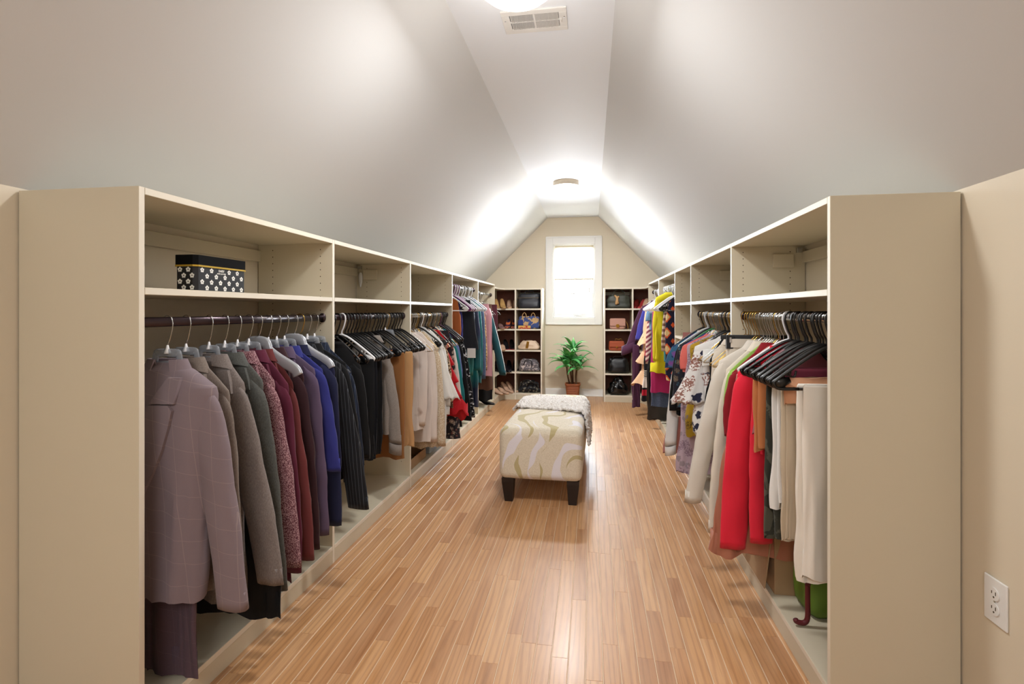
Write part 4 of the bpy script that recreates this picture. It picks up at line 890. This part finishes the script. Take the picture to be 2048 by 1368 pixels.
# ================================================================ ottoman bench and throw
m = NM('ottoman_weave'); c = m.coord(); sep = m.n('SeparateXYZ'); m.l(c, sep.inputs[0])
wob = m.noise(m.coord((3.4, 3.4, 3.4)), 1, 1); wob2 = m.noise(m.coord((1.7, 1.7, 5.5)), 1, 1)
run = m.math('ADD', sep.outputs[2], m.math('MULTIPLY', sep.outputs[1], .9))
xx = m.math('ADD', m.math('MULTIPLY', sep.outputs[0], 5.2), m.math('ADD', m.math('MULTIPLY', m.math('SINE', m.math('MULTIPLY', run, 11.0)), .30), m.math('MULTIPLY', wob, 2.2)))
fr = m.math('FRACT', m.math('ADD', xx, 10.0)); wd = m.math('MULTIPLY', m.ramp(wob2, [(.40, .0), (.62, 1.0)]), .34)
white = m.math('LESS_THAN', fr, wd)
olive = m.math('MULTIPLY', m.math('GREATER_THAN', fr, .52), m.math('LESS_THAN', fr, m.math('ADD', .52, m.math('MULTIPLY', m.ramp(wob2, [(.38, 1.0), (.6, .0)]), .24))))
sp = m.noise(m.coord((1, 1, 3.5)), 120, 3)
basec = m.mix(m.ramp(sp, [(.4, .0), (.7, .5)]), 'e2d8c4', 'b4a488')
c2 = m.mix(m.math('MULTIPLY', olive, .75), basec, 'b0a064'); c3 = m.mix(white, c2, 'e4e0e6')
m.bump(sp, .5, .0015); m.set(col=c3, rough=.9, sheen=.2); M['otto'] = m.m
OX, OY = -.250 * K, 2.64 * K; OW, OL, OB, OT = .432 * K, 1.15 * K, .122 * K, .39 * K
t = thing('ottoman_bench', 'long upholstered ottoman bench with beige and white swirl fabric and dark legs', 'ottoman', (OX, OY + OL / 2, 0), -.02)
mb = MB(); n = 24; rg = []
bm = bmesh.new(); bmesh.ops.create_cube(bm, size=1)
for v in bm.verts: v.co = Vector((v.co.x * OW * 1.0, v.co.y * OL, (OT + OB) / 2 + v.co.z * (OT - OB)))
bmesh.ops.bevel(bm, geom=bm.edges[:], offset=.045, segments=6, affect='EDGES', profile=.5)
bmesh.ops.subdivide_edges(bm, edges=[e for e in bm.edges if e.calc_length() > .15], cuts=10, use_grid_fill=True)
for v in bm.verts:
    if v.co.z > OT - .03:
        v.co.z += .014 * (1 - (2 * v.co.x / OW) ** 2) * (1 - (2 * v.co.y / OL) ** 4)
        v.co.z += .004 * noise.noise(v.co * 9)
me = bpy.data.meshes.new('upholstered_body'); bm.to_mesh(me); bm.free(); smooth(me); link('upholstered_body', me, t, M['otto'])
for sx in (-1, 1):
    for sy in (-1, 1):
        mb = MB(); x0 = sx * (OW / 2 - .055); y0 = sy * (OL / 2 - .055)
        def sq(h, z, ox=0): return [(x0 + ox * sx + a * h, y0 + ox * sy + b * h, z) for a, b in ((-1, -1), (1, -1), (1, 1), (-1, 1))]
        mb.rings([sq(.038, OB + .004), sq(.0375, OB - .02), sq(.026, .006, -.004), sq(.024, 0, -.004)], True, True); mb.build('leg', M['darkwood'], t)
# fleece throw over the far half
m = NM('fleece'); c = m.coord(); nz = m.noise(c, 85, 3); m.bump(nz, .9, .006); m.set(col=m.mix(m.ramp(nz, [(.35, .0), (.65, 1.0)]), 'd6cec6', 'f6f3f0'), rough=1, sheen=.5, spec=.1); M['fleece'] = m.m
nu, nv = 150, 150; vs = []; ca, sa = math.cos(-.02), math.sin(-.02)
def throw_pt(u, v):
    # u across (0 left .. 1 right) along a path over the bench, v along the bench
    dl, dr = .045, .22
    hwid = OW / 2 + .012; tot = dl + 2 * hwid + dr; s = u * tot
    skew = .10 * (1 - u); zt = OT + .026
    y = -OL / 2 + .52 + .30 * (v - 0) * 3.05 * .62 + skew * (1 - v) - .12 * (u - .3) * (1 - v)
    if s < dl: x, z = -hwid, zt - (dl - s)
    elif s < dl + 2 * hwid: x, z = -hwid + (s - dl), zt
    else: x, z = hwid + .02 * (s - dl - 2 * hwid) / dr, zt - (s - dl - 2 * hwid)
    # round the shoulders
    rr = .045
    if abs(x) > hwid - rr and z > zt - rr:
        dx, dz = abs(x) - (hwid - rr), z - (zt - rr); q = math.hypot(dx, dz)
        if q > 1e-6: f = rr / q; x = math.copysign(hwid - rr + dx * f, x); z = zt - rr + dz * f
    x -= 0; yend = OL / 2 + .02
    if y > yend - .05:
        over = y - (yend - .05)
        if over > .08: z -= (over - .08) * .9; y = yend + .02
        else: z -= over ** 2 * 3; y = yend - .05 + over * .85
    return x, y, z
for j in range(nv + 1):
    for i in range(nu + 1):
        x, y, z = throw_pt(i / nu, j / nv)
        p = Vector((x, y, z)); n_ = Vector((0, 0, 1)) if z > OT else Vector((math.copysign(1, x), 0, .15))
        q = .012 * noise.noise(p * 60) + .008 * noise.noise(p * 130) + .008 * noise.noise(p * 9)
        p = p + n_ * (q + .006); vs.append(p)
fs = [(j * (nu + 1) + i, j * (nu + 1) + i + 1, (j + 1) * (nu + 1) + i + 1, (j + 1) * (nu + 1) + i) for j in range(nv) for i in range(nu)]
me = bpy.data.meshes.new('fleece_throw'); me.from_pydata([v[:] for v in vs], [], fs); smooth(me); o = link('fleece_throw', me, None, M['fleece'])
sd = o.modifiers.new('thickness', 'SOLIDIFY'); sd.thickness = .014; sd.offset = -1
o.location = (OX, OY + OL / 2, 0); o.rotation_euler = (0, 0, -.02); o['label'] = 'curly white fleece throw draped over the far half of the ottoman'; o['category'] = 'throw'
# ================================================================ potted plant by the window wall
m = NM('plant_leaf'); c = m.coord(); nz = m.noise(c, 7, 2); m.set(col=m.ramp(nz, [(.3, '2f8444'), (.5, '58b460'), (.72, 'a8e098')]), rough=.38, spec=.6); m.bump(m.noise(m.coord((90, 90, 6)), 1, 1), .2, .001); M['leaf'] = m.m
m = NM('basket'); c = m.coord(); wv = m.n('TexWave', wave_type='BANDS', bands_direction='Z'); wv.inputs['Scale'].default_value = 22; wv.inputs['Distortion'].default_value = 2; m.l(c, wv.inputs[0]); m.bump(wv.outputs[1], .8, .004); m.set(col=m.mix(wv.outputs[1], '7a3c1c', 'b4683a'), rough=.55); M['basket'] = m.m
M['soil'] = plain('potting_soil', '2c2018', .95); M['stem'] = plain('plant_cane', '5a3d26', .8)
px_, py_ = -.203 * K, 5.85 * K
t = thing('potted_plant', 'leafy green potted plant in a rust basket under the window', 'plant', (px_, py_, 0))
mb = MB(); rg = []
for h, z in ((.078, 0), (.086, .10), (.097, .195), (.104, .20), (.105, .222), (.097, .224), (.094, .20)):
    rg.append([(h * spow(math.cos(a), .35), h * .85 * spow(math.sin(a), .35), z) for a in [2 * PI * k / 40 for k in range(40)]])
mb.rings(rg, True, False); pot = mb.build('basket', M['basket'], t, True, 40)
mb = MB(); mb.lathe([(.001, .198), (.092, .2), (.001, .204)], 24); mb.build('soil', M['soil'], t)
canes = [((-.04, 0, .19), (-.085, .01, .50), .010), ((.0, .02, .19), (.01, .0, .70), .012), ((.045, -.01, .19), (.06, -.02, .46), .012), ((-.01, -.02, .19), (-.03, -.03, .58), .010)]
def leafm(L, w_, droop, mat, parent, base, az, el):
    mb = MB(); n = 9; rows = []; p = Vector(base); d_ = Vector((math.cos(az) * math.cos(el), math.sin(az) * math.cos(el), math.sin(el))); side = Vector((-math.sin(az), math.cos(az), 0))
    for i in range(n + 1):
        q = i / n; ww = w_ * (math.sin(PI * min(1, q * .93 + .06)) ** .8) * (1 - q ** 4) + .002
        up = side.cross(d_); rows.append([p - side * ww + up * ww * .35, p, p + side * ww + up * ww * .35])
        p = p + d_ * (L / n); d_ = (d_ + Vector((0, 0, -1)) * droop * (.35 + q)).normalized()
    mb.rings(rows, closed=False); o = mb.build('leaf', M['leaf'], parent, True)
    s_ = o.modifiers.new('t', 'SOLIDIFY'); s_.thickness = .0015
RL = random.Random(11)
for a, b, r in canes:
    mb = MB(); mb.tube(curve([a, ((a[0] + b[0]) / 2 - .01, a[1], (a[2] + b[2]) / 2), b], 4), r, 8); mb.build('stem', M['stem'], t, True)
    for k in range(13):
        az = k * 2.4 + RL.uniform(-.3, .3); el = RL.uniform(.25, 1.15); lv = RL.random()
        if math.sin(az) > .5: el += .2
        bz = b[2] - .07 * lv
        leafm(RL.uniform(.24, .34) * (.75 if math.sin(az) > .3 else 1), RL.uniform(.030, .046), RL.uniform(.16, .30), M['leaf'], t, (b[0], b[1], bz), az, el)
# ================================================================ flower print box
bx, by = -1.088 * K, 1.348 * K; bw, bl, bh = .066 * K, .206 * K, .118
t = thing('hat_box', 'black lidded gift box printed with white daisies on the upper left shelf', 'box', (bx, by, (SH0 + 1) * K + .0005))
M['boxblack'] = plain('box_black', '0a0a10', .5); M['lidblack'] = plain('lid_black', '060607', .8, 0, spec=.15); M['ribbon'] = plain('gold_band', 'c8a53c', .4, .5)
def ch_rect(w_, l_, cchf): return [(-w_ + cchf, -l_), (w_ - cchf, -l_), (w_, -l_ + cchf), (w_, l_ - cchf), (w_ - cchf, l_), (-w_ + cchf, l_), (-w_, l_ - cchf), (-w_, -l_ + cchf)]
mb = MB(); mb.prism(ch_rect(bw / 2, bl / 2, .012), 0, .088); mb.build('box_body', M['boxblack'], t)
mb = MB(); mb.prism(ch_rect(bw / 2 + .004, bl / 2 + .004, .012), .080, .0855); mb.build('gold_band', M['ribbon'], t)
mb = MB(); mb.prism(ch_rect(bw / 2 + .003, bl / 2 + .003, .012), .0855, bh); mb.build('lid', M['lidblack'], t)
mb = MB()
def flower(p, ux, uz, nrm, r=.0085):
    for k in range(5):
        a = PI / 2 + k * 2 * PI / 5; c_ = p + ux * math.cos(a) * r * .62 + uz * math.sin(a) * r * .62
        mb.add([c_ + ux * math.cos(b) * r * .42 + uz * math.sin(b) * r * .42 for b in [j * PI / 4 for j in range(8)]], [tuple(range(8))])
for rI in range(4):
    z = .070 - rI * .0195
    for k in range(6):
        y = -bl / 2 + .028 + (k * .0425) - (0 if rI % 2 == 0 else .0205)
        if z < .004 or y > bl / 2 - .012 or y < -bl / 2 + .012: continue
        if rI == 0 and k == 2: y += .0
        if rI == 0 and k in (2,): continue
        flower(Vector((bw / 2 + .0004, y, z)), Vector((0, 1, 0)), Vector((0, 0, 1)), None)
    for k in range(3):
        x = -bw / 2 + .022 + k * .03 - (0 if rI % 2 == 0 else -.014)
        if x > bw / 2 - .012 or z < .004: continue
        flower(Vector((x, -bl / 2 - .0004, z)), Vector((1, 0, 0)), Vector((0, 0, 1)), None)
M['print'] = plain('white_print', 'f2f0ea', .5)
o = mb.build('flower_print', M['print'], t); o['kind'] = 'stuff'
def text(s, size, loc, rot, mat, parent):
    cu = bpy.data.curves.new('lettering', 'FONT'); cu.body = s; cu.size = size; cu.align_x = 'CENTER'; cu.extrude = .0002; cu.offset = size * .02
    ot = bpy.data.objects.new('tmp', cu); C.objects.link(ot); dg = bpy.context.evaluated_depsgraph_get(); me = bpy.data.meshes.new_from_object(ot.evaluated_get(dg)); bpy.data.objects.remove(ot)
    me.materials.clear(); me.materials.append(mat); o = link('lettering', me, parent); o.location = loc; o.rotation_euler = rot; return o
text('DAISY', .0105, (bw / 2 + .0006, -bl / 2 + .117, .0685), (PI / 2, 0, PI / 2), M['print'], t)
text('MARC JACOBS', .0065, (bw / 2 + .0006, -bl / 2 + .117, .0605), (PI / 2, 0, PI / 2), M['print'], t)
# ================================================================ small shelf things
mb = MB(); mb.lathe([(.05, 0), (.062, .012), (.064, .05), (.062, .09), (.052, .108), (.03, .112), (.02, .10)], 28)
o = link('canister', mb.mesh('canister', M['white'], True)); o.location = (-1.14 * K, 2.93 * K, (SH0 + 1) * K); o['label'] = 'rounded white canister on the shelf of the third left unit'; o['category'] = 'canister'
# clear garment bags piled above the yellow sweater
for k in range(4):
    mb = MB(); rg = []
    for i in range(9):
        q = i / 8; rg.append([(.055 * math.sin(PI * q) ** .5 * math.cos(a) * (1 + .2 * noise.noise(Vector((a, q * 3, k)))), .05 * math.sin(PI * max(.02, q)) ** .5 * math.sin(a) * (1 + .2 * noise.noise(Vector((a, q * 4, k + 9)))), q * .1) for a in [2 * PI * j / 14 for j in range(14)]])
    mb.rings(rg, True, True); o = link('folded_bag', mb.mesh('folded_bag', M['whitepl'], True)); o.location = (.70 * K, (3.92 + .11 * k) * K, (.19 + 1) * K + .022)
    o['label'] = 'crumpled white plastic bundle above the rail behind the yellow sweater'; o['category'] = 'bag'; o['group'] = 'white bundles above the yellow sweater'
# ================================================================ handbags
def shell(w_, d_, h_, mat, parent, name='body', top=.75, bulge=.1, seed=0, nz=.004, sag=0):
    mb = MB(); rg = []
    for i in range(13):
        q = i / 12; ww = w_ / 2 * (1 + (top - 1) * q + bulge * math.sin(PI * q) * .4); dd = d_ / 2 * (1 - .35 * q + bulge * math.sin(PI * q)); e = min(1, .72 + 3 * q) * (1 if q < .93 else .86)
        ring = []
        for k in range(36):
            a = 2 * PI * k / 36; n = noise.noise(Vector((math.cos(a) * 2 + seed, math.sin(a) * 2, q * 4 + seed))) * nz * 3
            x = (ww * e + n) * spow(math.cos(a), .5); y = (dd * e + n) * spow(math.sin(a), .6)
            ring.append((x, y, h_ * q - sag * h_ * q * (x / w_ * 2) ** 2 + n * q))
        rg.append(ring)
    mb.rings(rg, True, True); return mb.build(name, mat, parent, True)
def handle(parent, mat, x0, x1, z0, zt, y=0, r=.005):
    mb = MB(); mb.tube(curve([(x0, y, z0), (x0 + (x1 - x0) * .1, y, (z0 + zt) / 2 + .02), ((x0 + x1) / 2, y, zt), (x1 - (x1 - x0) * .1, y, (z0 + zt) / 2 + .02), (x1, y, z0)], 5), r, 8); return mb.build('handle', mat, parent, True)
for k_, h_, r_ in (('bag_navy', '22242c', .5), ('bag_green', '3a3d34', .5), ('bag_blush', 'c0907e', .45), ('bag_rust', 'a85030', .45), ('bag_black', '0e0d0e', .4), ('bag_shiny', '0b0b0c', .18), ('bag_cream', 'd8bfa4', .5), ('gold_metal', 'b88a3c', .3), ('scarf', 'b89060', .6), ('dark_metal', '6c5a38', .3)):
    M[k_] = plain(k_, h_, r_, 1 if 'metal' in k_ else 0)
fab('patch', 'c0a070', 'camo', '3a4a7a'); fab('patch2', 'b84838', 'camo', 'd0a860'); fab('greyprint', '6a6468', 'splash', 'c0b4b0', s=.6); fab('quilt', '1a1a1e', 'smallfloral', '8a8474', '3c3c40', s=3)
def bagthing(label, x, z, y=5.84): return thing('handbag', label, 'handbag', (x * K, y * K, (z + 1) * K + .001))
LXc, RXc = -.697, .300
b = bagthing('large dark navy box handbag, top shelf left of the window', LXc, FZ[0]); shell(.30, .2, .20, M['bag_navy'], b, top=.97, bulge=.03, seed=1); handle(b, M['bag_navy'], -.06, .07, .185, .235, -.04); mb = MB(); mb.box(-.145, .145, -.102, -.098, .14, .145); mb.build('zip', M['dark_metal'], b)
b = bagthing('colourful patchwork tote on the second shelf left of the window', LXc, FZ[1]); shell(.30, .17, .17, M['patch'], b, top=.9, seed=2); mb = MB(); mb.box(-.14, .03, -.095, -.088, .0, .045, .004); mb.build('pocket', M['patch2'], b); mb = MB(); mb.box(-.14, -.07, -.098, -.09, .05, .12, .004); mb.build('blue_patch', fab('bluep', '2c3c78') or M['bluep'], b)
handle(b, M['scarf'], -.09, -.03, .12, .22, -.06); handle(b, M['scarf'], .03, .09, .12, .215, -.06)
b = bagthing('cream slouch clutch with gold buckle, third shelf left of the window', LXc, FZ[2]); shell(.31, .16, .125, M['bag_cream'], b, top=.62, bulge=.2, seed=3, nz=.006, sag=.2); mb = MB(); mb.box(-.045, -.01, -.095, -.080, .02, .11, .004); o = mb.build('buckle', M['gold_metal'], b); o.rotation_euler.y = .2
b = bagthing('grey and blush print satchel, fourth shelf left of the window', LXc, FZ[3]); shell(.29, .17, .17, M['greyprint'], b, top=.72, bulge=.15, seed=4, nz=.006, sag=.12); handle(b, M['bag_navy'], -.06, .05, .09, .16, -.09, .007)
b = bagthing('glossy black quilted handbag, bottom shelf left of the window', LXc, FB); shell(.30, .17, .15, M['quilt'], b, top=.7, seed=5, nz=.01, sag=.2); handle(b, M['bag_shiny'], -.1, .06, .09, .17, -.06, .008); handle(b, M['bag_shiny'], -.02, .12, .07, .14, -.08, .006)
b = bagthing('dark olive tote with a knotted tan scarf, top shelf right of the window', RXc, FZ[0]); shell(.31, .18, .18, M['bag_green'], b, top=.88, seed=6, sag=.08); handle(b, M['bag_green'], -.08, .09, .15, .245, -.02)
mb = MB(); mb.tube(curve([(-.05, -.09, .17), (-.02, -.1, .13), (-.03, -.1, .05)], 4), [.012, .012, .014, .016, .018, .018, .02, .02, .016], 8); mb.tube(curve([(.0, -.09, .16), (-.02, -.1, .12), (-.005, -.1, .06)], 4), .013, 8); mb.build('scarf', M['scarf'], b, True)
b = bagthing('blush pink box handbag with a flower clasp, second shelf right of the window', RXc - .01, FZ[1], 5.81); shell(.205, .085, .145, M['bag_blush'], b, top=1.0, bulge=.0, seed=7, nz=.0005); mb = MB(); mb.box(-.1, .1, -.050, -.043, .045, .142, .006); mb.build('flap', M['bag_blush'], b)
mb = MB()
for k in range(6):
    a = k * PI / 3; mb.tube([(.016 * math.cos(a), -.051, .047 + .016 * math.sin(a)), (.016 * math.cos(a), -.054, .047 + .016 * math.sin(a))], .0105, 12, up=(1, 0, 0))
mb.tube([(0, -.051, .047), (0, -.056, .047)], .012, 12, up=(1, 0, 0)); mb.build('flower_clasp', M['gold_metal'], b, True, 30)['label'] = 'gold six petal flower clasp'
mb = MB(); mb.tube(curve([(.10, 0, .12), (.125, -.03, .07), (.135, -.04, .01), (.12, -.05, .005)], 4), .004, 6); mb.build('chain_strap', M['gold_metal'], b, True)
b = bagthing('rust orange flap handbag with gold turnlock, third shelf right of the window', RXc - .02, FZ[2], 5.81); shell(.205, .09, .13, M['bag_rust'], b, top=.95, bulge=.08, seed=8, nz=.001); mb = MB(); mb.box(-.095, .095, -.056, -.046, .05, .128, .008); mb.build('flap', M['bag_rust'], b)
mb = MB(); mb.tube([(0, -.056, .052), (0, -.062, .052)], .013, 8, up=(1, 0, 0)); mb.build('turnlock', M['gold_metal'], b, True, 30); handle(b, M['gold_metal'], -.02, .07, .125, .15, 0, .003)
b = bagthing('large soft black bowling bag, fourth shelf right of the window', RXc, FZ[3]); shell(.28, .18, .20, M['bag_black'], b, top=.8, bulge=.15, seed=9); handle(b, M['bag_black'], -.07, .07, .17, .225, -.05)
b = bagthing('slumped glossy black bag, bottom shelf right of the window', RXc, FB); shell(.29, .19, .22, M['bag_shiny'], b, top=.25, bulge=.15, seed=10, nz=.012); handle(b, M['bag_shiny'], -.05, .05, .14, .22, -.05, .008); mb = MB(); mb.tube([(0, -.085, .1), (0, -.09, .1)], .008, 8, up=(1, 0, 0)); mb.build('stud', M['dark_metal'], b)
# ================================================================ shoes in the corner units
def shoe_mesh(kind):
    mb = MB(); heel = {'pump': .07, 'flat': .012, 'wedge': .08}[kind]; rg = []
    for i in range(15):
        q = i / 14; x = -.115 + .23 * q; zb = heel * max(0, 1 - q * 1.7) ** 1.2 + .004; w_ = .026 + .012 * math.sin(PI * (q * .9)) if q < .9 else .026 * math.sqrt(max(0.01, 1 - ((q - .86) / .14) ** 2)) + .004
        ht = (.055 if q < .25 else .055 - .03 * min(1, (q - .25) / .25)) if q < .55 else .032 - .018 * ((q - .55) / .45)
        rg.append([(x, w_ * spow(math.cos(a), .8), zb + ht / 2 + ht / 2 * spow(math.sin(a), .8)) for a in [2 * PI * k / 14 for k in range(14)]])
    mb.rings(rg, True, True); up = mb.mesh('upper', None, True)
    mb = MB(); rr = []
    for i in range(12):
        q = i / 11; x = -.117 + .236 * q; zb = heel * max(0, 1 - q * 1.7) ** 1.2; w_ = .029 + .011 * math.sin(PI * q * .9) if q < .92 else .02
        rr.append([(x, -w_, zb), (x, w_, zb), (x, w_, zb + .006), (x, -w_, zb + .006)])
    mb.rings(rr, True, True)
    if heel > .03:
        if kind == 'pump': mb.tube([(-.10, 0, heel), (-.102, 0, .0)], [.016, .006], 8)
        else: mb.prism([(-.115, -.024), (-.02, -.03), (-.02, .03), (-.115, .024)], 0, heel * .7)
    return up, mb.mesh('sole', None)
SHM = {k: shoe_mesh(k) for k in ('pump', 'flat', 'wedge')}
def shoes(kind, x, y, z, rz, m1, m2, label, group, n=2, gap=.085):
    for k in range(n):
        up, so = SHM[kind]; t = thing('shoe', label, 'shoe', (x * K + gap * (k - .5) * -math.sin(rz), y * K + gap * (k - .5) * math.cos(rz), (z + 1) * K + .001), rz + R.uniform(-.1, .1), group)
        for nm, me, mm in (('upper', up, m1), ('sole', so, m2)):
            me2 = me.copy(); me2.materials.append(M[mm]); link(nm, me2, t)
for k_, h_ in (('nude', 'd0ab90'), ('goldshoe', 'b8925c'), ('mauve', '8a6a68'), ('redshoe', 'b03a3c'), ('blackshoe', '18151a'), ('soletan', '9a7450')): M[k_] = plain(k_, h_, .35)
fab('chevron', '30264c', 'stripes', 'd8703c', (.6,), s=.5, rough=.5)
rzl = -PI / 2 + .25
SZ = [FZ[0], FZ[1], FZ[2], FZ[3], FB]
shoes('wedge', -1.02, 5.74, SZ[0], rzl, 'goldshoe', 'soletan', 'gold strappy heel on the top left corner shelf', 'gold heels on the top left corner shelf')
shoes('pump', -.90, 5.90, SZ[0], rzl, 'nude', 'goldshoe', 'small nude heel at the back of the top left corner shelf', 'nude heels on the top left corner shelf')
shoes('flat', -1.04, 5.74, SZ[1], rzl, 'mauve', 'soletan', 'mauve grey shoe on the second left corner shelf', 'mauve shoes on the second left corner shelf')
shoes('pump', -.915, 5.86, SZ[1], -PI / 2, 'chevron', 'blackshoe', 'zigzag patterned orange and navy heel on the second left corner shelf', 'zigzag heels on the second left corner shelf', gap=.09)
shoes('flat', -1.02, 5.72, SZ[2], rzl, 'nude', 'soletan', 'nude flat shoe on the middle left corner shelf', 'nude flats on the middle left corner shelf')
shoes('pump', -.93, 5.86, SZ[2], rzl, 'blackshoe', 'redshoe', 'dark heel with red sole on the middle left corner shelf', 'dark heels on the middle left corner shelf')
shoes('wedge', -.98, 5.74, SZ[3], rzl + .4, 'blackshoe', 'blackshoe', 'black wedge sandal on the fourth left corner shelf', 'black wedges on the fourth left corner shelf')
shoes('pump', -.90, 5.92, SZ[3], rzl, 'blackshoe', 'blackshoe', 'black pump at the back of the fourth left corner shelf', 'black pumps on the fourth left corner shelf')
shoes('flat', -1.00, 5.68, SZ[4], rzl + .5, 'nude', 'soletan', 'cream loafer at the front of the bottom left corner shelf', 'cream loafers on the bottom left corner shelf')
shoes('pump', -.92, 5.84, SZ[4], rzl + .6, 'nude', 'nude', 'nude pump on the bottom left corner shelf', 'nude pumps on the bottom left corner shelf')
shoes('pump', .52, 5.86, SZ[0], PI * 1.5 - .3, 'redshoe', 'redshoe', 'red heel on the top right corner shelf', 'red heels on the top right corner shelf')
shoes('wedge', .62, 5.80, SZ[0], PI * 1.5 - .3, 'nude', 'nude', 'blush heel behind the purple coat hanger', 'blush heels on the top right corner shelf')
# ================================================================ things standing on the closet floors
def carton(label, x0, x1, y0, y1, h, mat='cardboard', flap=True, cat='box', nm='cardboard_box'):
    t = thing(nm, label, cat, ((x0 + x1) / 2 * K, (y0 + y1) / 2 * K, (KICK + 1) * K + .0006)); a, b = (x1 - x0) / 2 * K, (y1 - y0) / 2 * K
    for n_, q in (('side', (-a, a, -b, -b + .004)), ('side', (-a, a, b - .004, b)), ('side', (-a, -a + .004, -b + .004, b - .004)), ('side', (a - .004, a, -b + .004, b - .004)), ('bottom', (-a + .004, a - .004, -b + .004, b - .004))):
        mb = MB(); mb.box(*q, 0, h if n_ == 'side' else .004); mb.build(n_, M[mat], t)
    return t, a, b
t, a, b = carton('open cardboard box on the closet floor under the coral red jackets', .595, .74, 1.80, 2.06, .30)
mb = MB(); mb.add([(-a - .0, -b, .295), (-a, b, .295), (-a - .035, b, .02), (-a - .035, -b, .02), (-a - .004, -b, .30), (-a - .004, b, .30), (-a - .039, b, .02), (-a - .039, -b, .02)], [(0, 1, 2, 3), (7, 6, 5, 4), (0, 4, 5, 1), (1, 5, 6, 2), (2, 6, 7, 3), (3, 7, 4, 0)]); mb.build('flap', M['cardboard'], t)
M['limebag'] = plain('lime_bag', '5c7a20', .6); M['bootred'] = plain('wine_suede', '5c1018', .6)
t = thing('tote_bag', 'lime green paper bag behind the white trousers', 'bag', (.70 * K, 1.74 * K, (KICK + 1) * K + .001)); shell(.13, .20, .26, M['limebag'], t, top=.97, bulge=.02, nz=.002); handle(t, M['limebag'], -.04, .04, .29, .34, 0, .004)
t = thing('umbrella', 'folded wine red umbrella strap standing below the white trousers', 'umbrella', (.63 * K, 1.63 * K, (KICK + 1) * K + .004))
mb = MB(); mb.tube(curve([(0, 0, .26), (0, 0, .10), (.0, 0, .03), (-.012, 0, .010), (-.035, 0, .012), (-.04, 0, .02)], 4), .009, 8, 1.0); mb.build('handle', M['bootred'], t, True)
mb = MB(); mb.lathe([(.008, .14), (.017, .18), (.022, .3), (.02, .36), (.006, .4)], 12); mb.build('canopy', M['bootred'], t, True)
t, a, b = carton('shallow brown box on the floor of the third left unit', -1.28, -1.04, 2.86, 3.16, .07, 'cardboard', nm='cardboard_box')
M['bluebag'] = plain('pale_blue', 'a8b8c8', .6)
t = thing('shoe_box', 'pale blue box at the back of the third left unit floor', 'box', (-1.13 * K, 3.36 * K, (KICK + 1) * K + .001)); mb = MB(); mb.box(-.11, .11, -.15, .15, 0, .09, .003); mb.build('box_body', M['bluebag'], t); mb = MB(); mb.box(-.113, .113, -.153, .153, .075, .10, .003); mb.build('lid', M['bluebag'], t)
t = thing('boot', 'black heeled boot below the black dress by the left shoe shelves', 'boot', (-1.04 * K, 5.05 * K, (KICK + 1) * K + .001), -.3)
up, so = SHM['pump']
for nm, me, mm in (('upper', up, 'blackshoe'), ('sole', so, 'blackshoe')):
    me2 = me.copy(); me2.materials.append(M[mm]); link(nm, me2, t)
mb = MB(); mb.tube([(-.085, 0, .10), (-.085, 0, .2), (-.08, 0, .34)], [.032, .036, .045], 14); mb.build('shaft', M['blackshoe'], t, True)
